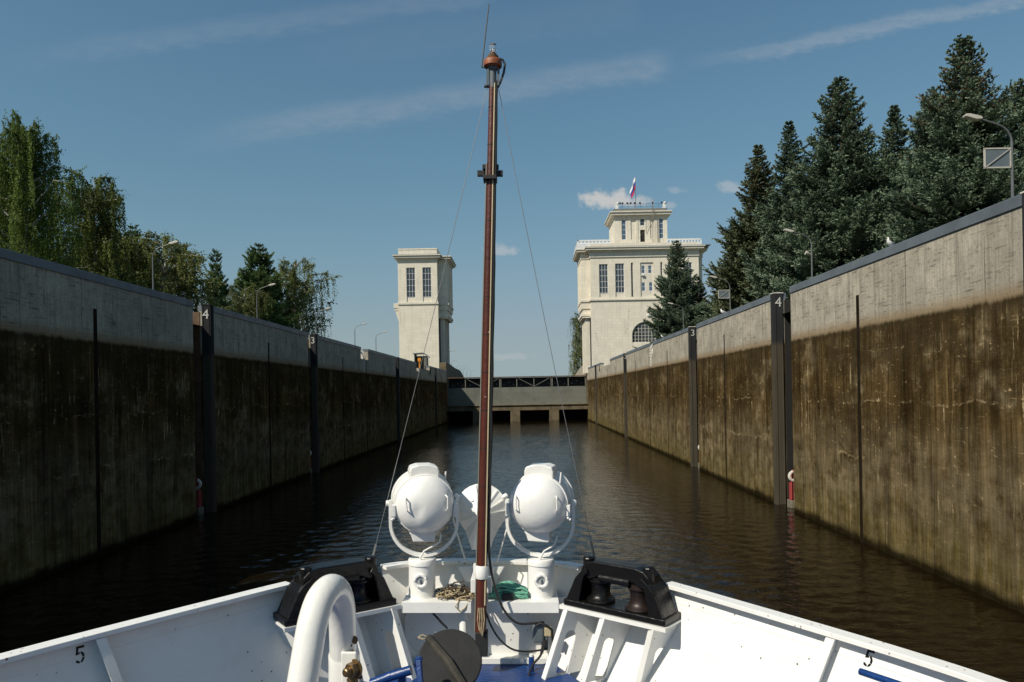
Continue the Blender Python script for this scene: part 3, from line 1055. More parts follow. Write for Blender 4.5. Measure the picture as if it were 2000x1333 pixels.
# right building -----------------------------------------------------------
Y1 = 148.0
q = lambda zx, zy, Y=Y1: PX(zx, zy, Y, 1080, 320, 3.173)
rx0, rx1, rx2 = q(233, 700).x, q(905, 700).x, q(945, 700).x
zl, zc = q(300, 850).z, q(300, 582).z
bd = thing('lock_control_building', 'large cream stone lock building with arched window, roof terrace and upper storey', 'building', ((rx0 + rx1) / 2, Y1, zb))
D = 13.0
b = MB()
ax, ar = q(573, 1060).x, 2.75
az0, azs = q(573, 1108).z, q(573, 1062).z
arch = [(ax - ar, az0), (ax - ar, azs)] + [(ax - ar * math.cos(t), azs + ar * math.sin(t)) for t in np.linspace(0.15, math.pi - 0.15, 17)] + [(ax + ar, azs), (ax + ar, az0)]
sq = (q(570, 0).x, q(589, 0).x, q(0, 929).z, q(0, 907).z)
b.prism([(rx0, zb - 0.3), (rx2, zb - 0.3), (rx2, zl), (rx0, zl)], Y1, Y1 + 0.6, None,
        [arch[::-1], [(sq[0], sq[2]), (sq[0], sq[3]), (sq[1], sq[3]), (sq[1], sq[2])]])
b.box(rx0, rx2, Y1 + 0.6, Y1 + D, zb - 0.3, zl)
wins = [(q(274, 0).x, q(329, 0).x, q(0, 808).z, q(0, 628).z), (q(374, 0).x, q(430, 0).x, q(0, 806).z, q(0, 626).z)]
slit = [(q(472, 0).x, q(485, 0).x), (q(655, 0).x, q(667, 0).x)]
rec = (q(530, 0).x, q(612, 0).x)
zr = q(0, 834).z
holes = [(a, c, zr, e) for a, c, d_, e in wins] + [(a, c, zr, q(0, 622).z) for a, c in slit] + [(rec[0], rec[1], zr, q(0, 622).z)]
w2 = [(q(700 + 95 * k, 0).x, q(700 + 95 * k + 56, 0).x) for k in range(2)]
holes += [(a, c, zr, q(0, 626).z) for a, c in w2]
slab_with_holes(b, rx0 + 0.05, rx1, zl + 0.35, zc, Y1 + 0.08, 0.5, holes)
b.box(rx0 + 0.05, rx1, Y1 + 0.58, Y1 + D, zl + 0.35, zc)
b.box(rx1, rx2, Y1 + 2.6, Y1 + D, zl + 0.35, zc)
for a, c, d_, e in wins:
    b.box(a + 0.003, c - 0.003, Y1 + 0.28, Y1 + 0.57, zr + 0.01, d_ - 0.003)
obj('wall', b, M['stone'], bd)
b = MB()
b.box(rx0 - 0.25, rx2 + 0.2, Y1 - 0.25, Y1 + D, zl, zl + 0.35)
zf = cornice(b, rx0, rx1, Y1, Y1 + D, zc, [(0.12, 1.1), (0.30, 0.30), (0.95, 0.42), (1.15, 0.2)])
zf2 = cornice(b, rx1 - 1, rx2, Y1 + 2.5, Y1 + D, zc + 0.02, [(0.12, 1.08), (0.28, 0.30), (0.9, 0.40), (1.1, 0.2)])
obj('cornice', b, M['trim'], bd, bevel=0.04)
b = MB()
b.box(rx0 - 1.1, rx2 + 1.0, Y1 - 1.1, Y1 + D + 1.0, zf + 0.01, zf + 0.10)
obj('roof', b, M['roofing'], bd)
b = MB()
zat = q(0, 500).z
b.box(rx0 + 0.0, rx1 - 0.1, Y1 + 0.15, Y1 + 1.0, zf + 0.10, zat)
b.box(rx0 + 0.05, rx1 - 0.15, Y1 + 1.0, Y1 + D, zf + 0.10, zat - 0.4)
obj('parapet', b, M['stone'], bd)
for a, c, d_, e in wins + [(a, c, q(0, 806).z, q(0, 626).z) for a, c in w2]:
    window(bd, a, c, d_, e, Y1 + 0.08, 3, 5, fw=0.09, recess=0.22)
for a, c in slit:
    window(bd, a, c, zr, q(0, 622).z, Y1 + 0.08, 1, 4, fw=0.03, recess=0.4)
b = MB()
small = [(537, 560, 638, 690), (578, 602, 638, 690), (537, 560, 743, 800), (582, 606, 743, 800)]
hs = []
for a, c, t0, t1 in small:
    hs.append((q(a, 0).x, q(c, 0).x, q(0, t1).z, q(0, t0).z))
slab_with_holes(b, rec[0] + 0.003, rec[1] - 0.003, zr + 0.003, q(0, 622).z - 0.003, Y1 + 0.30, 0.25, hs)
obj('recessed_panel', b, M['trim'], bd)
for a, c, d_, e in hs:
    window(bd, a, c, d_, e, Y1 + 0.30, 1, 2, 'glass_blue', fw=0.10, recess=0.10)
b = MB()
b.box(q(535, 0).x, q(553, 0).x, Y1 - 0.15, Y1 + 0.3, q(0, 705).z, q(0, 693).z)
obj('air_conditioner', b, M['frame_w'], bd, bevel=0.03)
b = MB()
b.box(q(566, 0).x, q(586, 0).x, Y1 - 0.30, Y1 - 0.002, q(0, 957).z, q(0, 944).z)
obj('air_conditioner', b, M['frame_w'], bd, bevel=0.03)
# arched window
fb, pb = MB(), MB()
ap = [(x, z) for x, z in arch]
pb.prism(ap, Y1 + 0.42, Y1 + 0.46)
inner = [(ax + (x - ax) * 0.94, az0 + 0.12 + (z - az0) * 0.95) for x, z in ap]
fb.prism(ap, Y1 + 0.30, Y1 + 0.40, None, [inner[::-1]])
for k in range(1, 8):
    x = ax - ar + 2 * ar * k / 8
    zt = azs + math.sqrt(max(0.0, ar * ar - (x - ax) ** 2)) - 0.05
    fb.box(x - 0.035, x + 0.035, Y1 + 0.33, Y1 + 0.395, az0 + 0.05, zt)
for k in range(1, 7):
    z = az0 + k * 0.72
    hw = ar if z < azs else math.sqrt(max(0.0, ar * ar - (z - azs) ** 2))
    fb.box(ax - hw + 0.05, ax + hw - 0.05, Y1 + 0.335, Y1 + 0.392, z - 0.03, z + 0.03)
f = obj('arched_window', fb, M['trim'], bd)
obj('pane', pb, M['glass'], f)
b = MB()
b.box(sq[0], sq[1], Y1 + 0.35, Y1 + 0.5, sq[2], sq[3])
obj('vent_opening', b, M['black'], bd)
# bay over the lock on the left side
bx1, bx0, by0, by1 = rx0 + 0.05, rx0 - 1.75, Y1 + 1.9, Y1 + 11.2
bz0 = q(200, 960, 151).z
b = MB()
b.box(bx0, bx1, by0, by1, bz0 + 1.9, zc - 0.02)
b.box(bx0 + 0.25, bx1, by0 + 0.2, by1 - 0.2, bz0 + 0.9, bz0 + 1.9)
b.box(bx0 - 0.1, bx1, by0 - 0.1, by1 + 0.1, bz0 + 0.35, bz0 + 0.9)
b.box(bx0 + 0.1, bx1, by0, by1, bz0, bz0 + 0.35)
for k in range(4):
    yy = by0 + 0.5 + k * 2.55
    b.box(rx0 - 1.1, rx0, yy, yy + 0.7, zb, bz0)
    b.box(bx0 - 0.14, bx0, yy, yy + 0.5, bz0 + 2.4, zc - 0.3)
obj('bay', b, M['stone'], bd, bevel=0.03)
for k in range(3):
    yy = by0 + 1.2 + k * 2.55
    obj('shade_panel', MB().box(rx0 - 0.12, rx0, yy + 0.02, yy + 1.83, zb, bz0 - 0.02), M['gate_dark'], bd)  # dark sheet stands for shade in the gaps between columns
obj('shade_panel', MB().box(rx0 - 0.12, rx0, Y1 + 0.7, by0 + 0.48, zb, bz0 - 0.02), M['gate_dark'], bd)  # painted shade ahead of the first column, as on the tower
b = MB()
cornice(b, bx0, bx1, by0, by1, zc, [(0.12, 1.08), (0.30, 0.30), (0.95, 0.40), (1.12, 0.2)])
b.box(bx0 - 0.22, bx1, by0 - 0.2, by1 + 0.2, zl, zl + 0.5)
obj('bay_cornice', b, M['trim'], bd, bevel=0.04)
for k in range(3):
    yy = by0 + 1.15 + k * 2.55
    window(bd, yy, yy + 1.5, zl + 1.6, zc - 1.2, bx0, 2, 5, axis='y', recess=0.12)


# terrace railings (white concrete lattice)
def railing(mb, x0, x1, y, z0, z1, n):
    mb.box(x0, x1, y, y + 0.22, z1 - 0.30, z1)
    mb.box(x0, x1, y, y + 0.20, z0, z0 + 0.26)
    for i in range(n + 1):
        x = x0 + (x1 - x0) * i / n
        mb.box(x - 0.14, x + 0.14, y + 0.01, y + 0.18, z0 + 0.26, z1 - 0.30)


b = MB()
zr0, zr1 = zf + 0.10, q(150, 466).z
railing(b, bx0 - 0.7, rx0 + 4.4, Y1 + 1.2, zr0 + 1.0, zr1, 9)
b.box(bx0 - 0.9, rx0 + 0.1, Y1 + 0.9, Y1 + 1.5, zf, zr0 + 1.0)
b.box(bx0 - 0.7, bx0 - 0.5, Y1 + 1.2, Y1 + 10.5, zr1 - 0.24, zr1)
for k in range(10):
    b.box(bx0 - 0.68, bx0 - 0.52, Y1 + 2 + k * 0.95, Y1 + 2.2 + k * 0.95, zr0, zr1 - 0.24)
b.box(bx0 - 0.9, bx0 - 0.3, Y1 + 1.5, Y1 + 11, zf, zr0 + 0.8)
obj('terrace_railing', b, M['frame_w'], bd)
b = MB()
railing(b, q(712, 0).x, rx2 - 0.3, Y1 + 2.0, zat - 0.2, q(900, 450).z, 11)
b.box(rx2 - 1.6, rx2 - 0.2, Y1 + 1.8, Y1 + 2.5, zf + 0.1, zat + 0.3)
obj('terrace_railing', b, M['frame_w'], bd)
# upper storey
UY = Y1 + 2.5
u = lambda zx, zy: q(zx, zy, UY)
ux0, ux1 = u(381, 400).x, u(708, 400).x
uz0, uz1 = zat - 0.45, u(500, 332).z
UD = 9.5
b = MB()
uw = [(418, 446, 480, 356), (650, 678, 476, 352)]
ud = [(475, 507, 480, 354), (533, 562, 395, 350), (533, 562, 495, 420), (596, 622, 478, 350)]
hl = [(u(a, 0).x, u(c, 0).x, u(0, t0).z, u(0, t1).z) for a, c, t0, t1 in uw + ud]
slab_with_holes(b, ux0, ux1, uz0, uz1, UY, 0.45, hl)
b.box(ux0, ux1, UY + 0.45, UY + UD, uz0, uz1)
for k in (2, 5):
    a, c, d_, e = hl[k]
    b.box(a + 0.003, c - 0.003, UY + 0.18, UY + 0.44, d_ + 0.003, e - 0.003)
obj('upper_storey', b, M['stone'], bd)
for k, (cc, rr) in ((0, (1, 4)), (1, (1, 4)), (3, (1, 2))):
    a, c, d_, e = hl[k]
    window(bd, a, c, d_, e, UY, cc, rr, 'glass_blue' if k < 2 else 'glass', fw=0.10, recess=0.16)
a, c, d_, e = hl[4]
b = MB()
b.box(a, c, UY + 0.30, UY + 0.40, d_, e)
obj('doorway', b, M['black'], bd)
b = MB()
ut = cornice(b, ux0, ux1, UY, UY + UD, uz1, [(0.2, 0.35), (0.75, 0.5), (1.0, 0.25)])
b.box(ux0 + 0.1, ux1 - 0.1, UY + 0.1, UY + UD - 0.1, ut, ut + 0.55)
obj('upper_cornice', b, M['trim'], bd, bevel=0.04)
b = MB()
b.box(ux0 - 0.1, ux1 + 0.1, UY - 0.1, UY + UD, ut + 0.55, ut + 0.70)
obj('upper_roof', b, M['roofing'], bd)
uz = ut + 0.70
# roof rail with floodlights
b = MB()
xa, xb = u(388, 0).x, u(690, 0).x
zt = u(500, 248).z
for k in range(9):
    x = xa + (xb - xa) * k / 8
    b.tube([(x, UY + 0.3, uz), (x, UY + 0.3, zt)], 0.035, 5)
b.tube([(xa, UY + 0.3, zt), (xb, UY + 0.3, zt)], 0.035, 5)
b.tube([(xa, UY + 0.3, (zt + uz) / 2), (xb, UY + 0.3, (zt + uz) / 2)], 0.025, 5)
obj('roof_railing', b, M['pole'], bd)
for zx in (413, 428, 457, 478, 503, 536, 615, 672):
    x = u(zx, 0).x
    obj('floodlight', MB().box(x - 0.18, x + 0.18, UY + 0.1, UY + 0.4, zt + 0.02, zt + 0.34), M['gate_dark'], bd, bevel=0.04)
for zx in (392, 685):
    x = u(zx, 0).x
    b = MB()
    b.box(x - 0.28, x + 0.28, UY + 0.1, UY + 0.6, uz, zt + 0.1)
    b.tube([(x - 0.1, UY + 0.2, zt + 0.2), (x + 0.35, UY - 0.25, zt + 0.05)], [0.1, 0.26], 10)
    obj('loudspeaker', b, M['frame_w'], bd)
# ladder and mast frame on the facade
b = MB()
for zx in (602, 612):
    x = u(zx, 0).x
    b.tube([(x, UY - 1.25, uz0), (x, UY - 1.25, u(0, 240).z)], 0.04, 5)
xa, xb = u(602, 0).x, u(612, 0).x
for k in range(34):
    z = uz0 + k * 0.24 * 1.02
    b.tube([(xa, UY - 1.25, z), (xb, UY - 1.25, z)], 0.022, 4)
for zx in (626, 640):
    x = u(zx, 0).x
    b.tube([(x, UY - 0.35, uz0), (x, UY - 0.35, uz1)], 0.03, 5)
for zx, zy, zx2, zy2 in ((520, 345, 520, 495), (520, 345, 570, 345), (570, 345, 570, 420), (560, 420, 530, 470), (620, 300, 570, 430)):
    A, Bq = u(zx, zy), u(zx2, zy2)
    b.tube([(A.x, UY - 0.3, A.z), (Bq.x, UY - 0.3, Bq.z)], 0.03, 4)
obj('ladder', b, M['gate_rail'], bd)
# facade cracks filled with mortar
b = MB()
rnd = random.Random(2)
for zx0, zy0, nn in ((477, 905, 9), (265, 1055, 6), (455, 1022, 3)):
    x, y = zx0, zy0
    for k in range(nn):
        A = q(x, y)
        b.box(A.x - rnd.uniform(.02, .2), A.x + rnd.uniform(.03, .12), Y1 - 0.012, Y1, A.z, A.z + rnd.uniform(.05, .2))
        x += rnd.uniform(-5, 5)
        y += 15
obj('mortar_patch', b, M['mortar'], bd)

# flag on its pole
A = u(522, 275)
fp = thing('flag', 'white, blue and red flag hanging on a thin pole above the lock building', 'flag', (A.x, UY + 2.0, uz))
b = MB()
ztop = q(524, 76, UY + 2).z
b.tube([(A.x, UY + 2, uz), (A.x + 0.05, UY + 2, ztop)], [0.07, 0.04], 6)
obj('flagpole', b, M['pole'], fp)
b = MB()
rows = []
for i in range(15):                    # along the fly, hanging down
    t = i / 14
    row = []
    for j in range(13):
        s_ = j / 12                    # 0 = hoist top
        zz = ztop - 0.15 - s_ * 2.5 - t * (3.6 - s_ * 0.6)
        xx = A.x + 0.02 - (1.9 * t - 0.75 * t * t) * (1 - 0.35 * s_) - 0.16 * math.sin(3 * t * 3 + s_ * 2) * t
        yy = UY + 2 + 0.28 * math.sin(t * 9 + s_ * 1.5) * t ** 0.5
        row.append((xx, yy, zz))
    rows.append(row)
b.grid(rows)
cl = obj('flag_cloth', b, [M['flag_white'], M['flag_blue'], M['flag_red']], fp, smooth=True, fix=False)
cl.data.polygons.foreach_set('material_index', [min(2, (i % 12) // 4) for i in range(len(cl.data.polygons))])

# small booth and orange box on the quay below the left tower, stairs in the notches
A, Bq = W(809, 712, 128), W(834, 690, 128)
bo = thing('watch_booth', 'small grey open fronted booth at the foot of the slim tower', 'booth', ((A.x + Bq.x) / 2, 128, QUAY))
b = MB()
b.box(A.x, A.x + 0.12, 128, 130.5, QUAY, Bq.z)
b.box(A.x + 1.7, A.x + 2.2, 128.2, 130.5, QUAY, Bq.z - 0.7)
b.box(A.x, Bq.x - 0.3, 130.3, 130.5, QUAY, Bq.z - 0.4)
obj('walls', b, M['gate'], bo)
b = MB()
b.add([(A.x - 0.2, 127.7, Bq.z), (A.x + 1.6, 127.7, Bq.z + 0.1), (Bq.x + 0.2, 127.7, Bq.z - 0.65), (A.x - 0.2, 130.7, Bq.z), (A.x + 1.6, 130.7, Bq.z + 0.1), (Bq.x + 0.2, 130.7, Bq.z - 0.65),
       (A.x - 0.2, 127.7, Bq.z - 0.12), (A.x + 1.6, 127.7, Bq.z - 0.02), (Bq.x + 0.2, 127.7, Bq.z - 0.77), (A.x - 0.2, 130.7, Bq.z - 0.12), (A.x + 1.6, 130.7, Bq.z - 0.02), (Bq.x + 0.2, 130.7, Bq.z - 0.77)],
      [(0, 1, 4, 3), (1, 2, 5, 4), (6, 9, 10, 7), (7, 10, 11, 8), (0, 6, 7, 1), (1, 7, 8, 2), (3, 4, 10, 9), (4, 5, 11, 10), (0, 3, 9, 6), (2, 8, 11, 5)])
obj('roof', b, M['roofing'], bo)
A = W(819, 703, 127)
b = MB()
b.box(A.x - 0.27, A.x + 0.27, 126.9, 127.3, A.z - 0.35, A.z + 0.30)
b.box(A.x - 0.10, A.x + 0.10, 127.0, 127.2, QUAY, A.z - 0.35)
b.box(A.x - 0.20, A.x + 0.20, 126.88, 126.91, A.z - 0.16, A.z + 0.10)
single('orange_box', b, M['orange'], 'small orange box on a stand in front of the grey booth', 'box', bevel=0.06)


def notch_ladder(x, y, d, label):
    t = thing('access_ladder', label, 'ladder', (x, y, 9.9), 'white access ladders in the parapet notches')
    b = MB()
    for dy in (0.9, 1.5):
        b.tube([(x - d * 0.1, y + dy, 8.6), (x - d * 0.05, y + dy, 10.6), (x + d * 0.25, y + dy, 11.1), (x + d * 0.7, y + dy, 10.7), (x + d * 0.7, y + dy, 9.9)], 0.045, 6)
    for k in range(6):
        b.tube([(x - d * 0.09, y + 0.9, 8.7 + k * 0.3), (x - d * 0.09, y + 1.5, 8.7 + k * 0.3)], 0.03, 5)
    obj('rails', b, M['bol_white'], t)
    b = MB()
    b.prism([(0, 9.9), (0.9, 9.9), (0.55, 10.75), (0.35, 10.75)], y + 2.0, y + 2.7, frame_from((d, 0, 0), (0, 1, 0), (0, 0, 1), (x + d * 0.1, 0, 0)))
    obj('stand', b, M['bol_white'], t, bevel=0.02)
    return t


notch_ladder(XL - 0.05, 73.6, -1, 'white ladder head and stand in the notch of the shaded parapet')
notch_ladder(XR + 0.05, 73.6, 1, 'white ladder head and stand in the notch of the sunlit parapet')


# ------------------------------------------------------------------ street lamps on the quays
def lamp_post(board=False, flood=False):
    t = thing('street_lamp', None, 'street lamp', (0, 0, 0))
    b = MB()
    arc = [(0, 0, -0.05), (0, 0, 1.0), (0, 0, 3.9)] + [(0.75 - 0.75 * math.cos(a), 0, 3.95 + 0.62 * math.sin(a)) for a in np.linspace(0.15, 1.25, 6)] + [(1.05, 0, 4.72)]
    b.tube(arc, [0.062, 0.052, 0.040] + [0.028] * 7, 8)
    b.box(-0.09, 0.09, -0.09, 0.09, 0, 0.5)
    obj('pole', b, M['pole'], t, smooth=True)
    b = MB()
    fr = frame_from(Vector((1, 0, 0.22)).normalized(), (0, 1, 0), Vector((-0.22, 0, 1)).normalized(), (0.98, 0, 4.69))
    prof = [(0, 0.03), (0.08, 0.07), (0.44, 0.078), (0.56, 0.05), (0.59, 0.0), (0.56, -0.045), (0.20, -0.07), (0.04, -0.035)]
    b.prism(prof, -0.11, 0.11, fr)
    obj('lamp_head', b, M['lamp_head'], t, bevel=0.035)
    if board:
        b = MB()
        b.box(0.08, 0.90, 0.0, 0.03, 3.10, 3.70)
        o = obj('board', b, M['board'], t)
        b = MB()
        for x0, x1, z0, z1 in ((0.06, 0.93, 3.69, 3.735), (0.06, 0.93, 3.065, 3.11), (0.05, 0.09, 3.09, 3.71), (0.89, 0.93, 3.09, 3.71)):
            b.box(x0, x1, -0.012, 0.05, z0, z1)
        b.bar((0.07, 0.044, 3.70), (0.91, 0.044, 3.09), 0.02, 0.045, (0, 1, 0))
        obj('board_frame', b, M['lamp_head'], t)
    if flood:
        b = MB()
        b.tube([(0, 0, 3.4), (0.15, 0, 3.45)], 0.025, 6)
        b.lathe([(0.05, 0), (0.11, 0.10), (0.12, 0.22)], Matrix.Translation((0.12, -0.02, 3.45)) @ Matrix.Rotation(R(70), 4, 'Y') @ Matrix.Translation((0, 0, 0)), 10)
        obj('spotlight', b, M['lamp_head'], t, smooth=True)
    return t


def put_lamp(o, x, y, z, facing, label, group, s=1.0):
    o.location = (x, y, z)
    o.rotation_euler = (0, 0, 0 if facing > 0 else math.pi)
    o.scale = (s, s, s)
    o['label'] = label
    o['group'] = group




la = lamp_post()
GL, GR = 'street lamps along the shaded lock wall', 'street lamps along the sunlit lock wall'
LEFT_LAMPS = [(300, 37.3, 'street lamp standing before the hanging birches, nearest on the shaded wall'),
              (502, 51.8, 'street lamp standing before the bushy dark pine'),
              (617, 66.5, 'street lamp standing beside the thin pale birch that ends the row'),
              (692, 81.5, 'street lamp against open sky, second from the slim tower'),
              (733, 92.5, 'street lamp against open sky, closest to the slim tower')]
for i, (px, Y, lab) in enumerate(LEFT_LAMPS):
    o = la if i == 0 else copy_tree(la)
    put_lamp(o, W(px, 600, Y).x, Y, QUAY, 1, lab, GL, 0.89)
FAR = [(884, 186, 684), (892, 204, 703), (901, 222, 713), (909, 240, 714), (913, 258, 718), (919, 282, 721), (926, 305, 723)]
for i, (px, Y, py) in enumerate(FAR):
    o = copy_tree(la)
    x = W(px, 700, Y).x
    pl = 'nearest and largest' if i == 0 else ('farthest and smallest' if i == len(FAR) - 1 else None)
    put_lamp(o, x - 1.6, Y, QUAY, 1, ('%s of the row of tiny street lamps beyond the gate' % pl) if pl else 'tiny distant street lamp in the row beyond the gate, between its two end lamps',
             'tiny street lamps beyond the gate', 1.0)
    o.scale = ((W(px, py, Y).z - QUAY) / 4.85,) * 3
lb, lf = lamp_post(board=True), lamp_post(flood=True)
put_lamp(lb, 15.55, 22.75, QUAY, -1, 'street lamp above the sunlit wall with a large grey framed board', GR, 0.965)
put_lamp(lf, 15.55, 38.7, QUAY, -1, 'street lamp in front of the spruces with a small spotlight on its pole', GR, 0.965)
o = copy_tree(lb)
put_lamp(o, 15.55, 54.2, QUAY, -1, 'distant street lamp with a small framed board between posts 3 and 4', GR, 0.965)
o = copy_tree(la)
put_lamp(o, 15.55, 70.3, QUAY, -1, 'plain street lamp in front of the small brownish spruce', GR, 0.965)


# gulls resting on the right coping
def gull(label):
    t = thing('gull', label, 'gull', (0, 0, 0), 'gulls resting on the sunlit wall')
    b = MB()
    b.tube([(0.20, 0, 0.13), (0.12, 0, 0.16), (0.0, 0, 0.19), (-0.09, 0, 0.25), (-0.12, 0, 0.31), (-0.125, 0, 0.36), (-0.14, 0, 0.39), (-0.17, 0, 0.385)],
           [0.02, 0.06, 0.09, 0.075, 0.048, 0.045, 0.04, 0.012], 10)
    obj('body', b, M['feather'], t, smooth=True)
    b = MB()
    for s in (-1, 1):
        b.tube([(-0.06, s * 0.075, 0.235), (0.06, s * 0.085, 0.20), (0.20, s * 0.05, 0.155), (0.30, s * 0.02, 0.13)], [0.02, 0.045, 0.028, 0.006], 6)
    obj('wing', b, M['wing'], t, smooth=True)
    b = MB()
    b.tube([(-0.17, 0, 0.38), (-0.225, 0, 0.37)], [0.014, 0.004], 6)
    for s in (-1, 1):
        b.tube([(0.0, s * 0.035, 0.12), (0.01, s * 0.035, 0.0), (-0.05, s * 0.035, 0.0)], 0.009, 5)
    obj('beak', b, M['beak'], t)
    return t


gu = gull('white gull perched on the coping below the largest spruces')
for i, (px, lab, rz) in enumerate(((1741, 'white gull perched on the coping below the largest spruces', 0.5),
                                   (1412, 'white gull perched on the coping below the small framed board lamp', -0.6),
                                   (1293, 'white gull perched on the coping beside the arched window', 0.2))):
    o = gu if i == 0 else copy_tree(gu)
    d = ray(px, 600)
    Y = (XR + 0.25) / d.x
    o.location = (XR + 0.25, Y, TOP)
    o.rotation_euler = (0, 0, rz)
    o['label'] = lab

# ------------------------------------------------------------------ trees
def tri_mesh(name, V, tint, mat, per=3):
    """V: (n, per, 3) loose faces, tint: one value per face"""
    n = len(V)
    me = bpy.data.meshes.new(name)
    me.vertices.add(n * per)
    me.vertices.foreach_set('co', V.reshape(-1).astype(np.float32))
    me.loops.add(n * per)
    me.loops.foreach_set('vertex_index', np.arange(n * per, dtype=np.int32))
    me.polygons.add(n)
    me.polygons.foreach_set('loop_start', np.arange(0, n * per, per, dtype=np.int32))
    at = me.attributes.new('tint', 'FLOAT', 'FACE')
    at.data.foreach_set('value', tint.astype(np.float32))
    me.materials.append(mat)
    me.update(calc_edges=True)
    return me


def unit(a):
    return a / np.maximum(np.linalg.norm(a, axis=-1, keepdims=True), 1e-9)


def blades(P, Dv, L, k, width, rng, spread=0.55):
    """k thin pointed blades round each twig (origin P, direction Dv, length L)"""
    n = len(P)
    P = np.repeat(P, k, 0)
    Dv = np.repeat(Dv, k, 0)
    L = np.repeat(L, k)
    r = unit(rng.normal(size=(n * k, 3)))
    d = unit(Dv + r * spread)
    side = unit(np.cross(d, unit(rng.normal(size=(n * k, 3)))))
    s0 = P + Dv * (L * rng.uniform(0, 0.45, n * k))[:, None]
    w = width * rng.uniform(0.7, 1.3, n * k)[:, None]
    ln = (L * rng.uniform(0.55, 1.0, n * k))[:, None]
    return np.stack([s0 - side * w, s0 + side * w, s0 + d * ln], 1)


def trunk_mesh(name, h, r, mat, limbs=(), lean=0.0, rng=None, n=8):
    mb = MB()
    k = 9
    path = [(lean * (i / k) ** 2 + 0.05 * math.sin(i * 1.7) * r * 4 * (i / k), 0.04 * math.sin(i * 2.3) * r * 4 * (i / k), h * i / k) for i in range(k + 1)]
    mb.tube(path, [r * (1.25 if i == 0 else 1) * (1 - 0.93 * i / k) + 0.01 for i in range(k + 1)], n)
    for pth, rr in limbs:
        mb.tube(pth, [rr * (1 - 0.8 * i / (len(pth) - 1)) for i in range(len(pth))], 5)
    me = bpy.data.meshes.new(name)
    me.from_pydata(mb.v, [], mb.f)
    me.materials.append(mat)
    me.polygons.foreach_set('use_smooth', [True] * len(me.polygons))
    return me


def conifer(seed, h, r, mat, kind='spruce', bare=0.0, cones=0.0, power=0.85, dens=1.0):
    rng = np.random.default_rng(seed)
    Ps, Ds, Ls, Ts = [], [], [], []
    limbs = []
    z = h * 0.03 + bare
    while z < h * 0.992:
        f = (z - bare) / (h - bare)
        if kind == 'spruce':
            nb, dz = (9 if f < 0.6 else 7 if f < 0.9 else 5), (0.46 - 0.20 * f) * (0.75 + 0.5 * rng.random())
        else:
            nb, dz = 7, 0.40 * (0.7 + 0.6 * rng.random()) * (1.35 if f > 0.7 else 1.0)
        env = max(0.0, 1 - f) ** power * (0.86 + 0.14 * math.sin(f * 23 + seed))
        a0 = rng.uniform(0, 6.28)
        for b in range(nb):
            az = a0 + 6.283 * b / nb + rng.uniform(-.35, .35)
            L = r * env * rng.uniform(0.66, 1.14) + 0.12
            if rng.random() < 0.06: L *= 1.2
            dirx, diry = math.cos(az), math.sin(az)
            if kind == 'spruce':
                sp, t0 = 0.165, 0.20
                sl0 = 0.40 * f ** 2 - 0.20 + rng.uniform(-.10, .10)
                curl = 0.42
            else:
                sp, t0 = 0.15, 0.42 if f < 0.7 else 0.35
                sl0 = 0.15 + 0.25 * f + rng.uniform(-.2, .2)
                curl = 0.20
            m = max(3, int(L / sp))
            t = np.linspace(t0, 1.0, m)
            rad = L * t
            zz = z + L * (sl0 * t - 0.30 * t * (1 - t) + curl * t ** 3 * 0.6)
            wob = 0.10 * L * np.sin(t * 3 + rng.uniform(0, 6))
            pts = np.stack([dirx * rad - diry * wob * 0.4, diry * rad + dirx * wob * 0.4, zz], 1)
            if L > 0.9 and rng.random() < 0.5:
                limbs.append(([(0, 0, z), tuple(pts[len(pts) // 2]), tuple(pts[-1])], 0.035 + 0.012 * L))
            fwd = unit(np.gradient(pts, axis=0))
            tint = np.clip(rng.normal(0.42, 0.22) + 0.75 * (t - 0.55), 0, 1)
            lat = np.stack([-np.full(m, diry), np.full(m, dirx), np.zeros(m)], 1)
            per = 4 if kind == 'spruce' else 5
            for s in range(per):
                sg = (-1, 1)[s % 2] * (1 if s < per - 1 or kind == 'pine' else 0)
                dv = unit(fwd * rng.uniform(0.5, 1.1, (m, 1)) + lat * sg * rng.uniform(0.5, 1.2, (m, 1)) + np.array([0, 0, 1.0]) * rng.uniform(-0.35, 0.40, (m, 1)) * (1 if kind == 'spruce' else 1.6))
                wl = (0.72 - 0.55 * np.abs(t - 0.35)) * min(1.25, 0.12 + L / 2.4) * rng.uniform(0.7, 1.3, m)
                keep = rng.random(m) < dens
                # second order: two tufts along every twig
                for q_ in ((0.05, 0.3, 0.55, 0.8) if kind == 'spruce' else (0.15, 0.6)):
                    Ps.append((pts + dv * (wl * q_)[:, None])[keep])
                    Ds.append(unit(dv + rng.normal(size=(m, 3)) * 0.25)[keep])
                    Ls.append(np.maximum(0.10, wl * (0.30 if kind == 'spruce' else 0.58))[keep])
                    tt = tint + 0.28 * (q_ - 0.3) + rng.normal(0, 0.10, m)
                    if cones and 0.68 < f < 0.96:
                        tt = np.where((rng.random(m) < cones * 1.1) & (t > 0.45) & (rng.random() < 0.6), -1.0, tt)
                    Ts.append(tt[keep])
        z += dz
    P, Dv, L, T = np.concatenate(Ps), np.concatenate(Ds), np.concatenate(Ls), np.concatenate(Ts)
    k = 6
    V = blades(P, Dv, L, k, 0.040 if kind == 'spruce' else 0.042, rng, 0.6)
    T = np.repeat(T, k)
    crown = tri_mesh('crown', V, T, mat)
    return trunk_mesh('trunk', h * 0.985, 0.010 * h + 0.05, M['bark'], limbs), crown


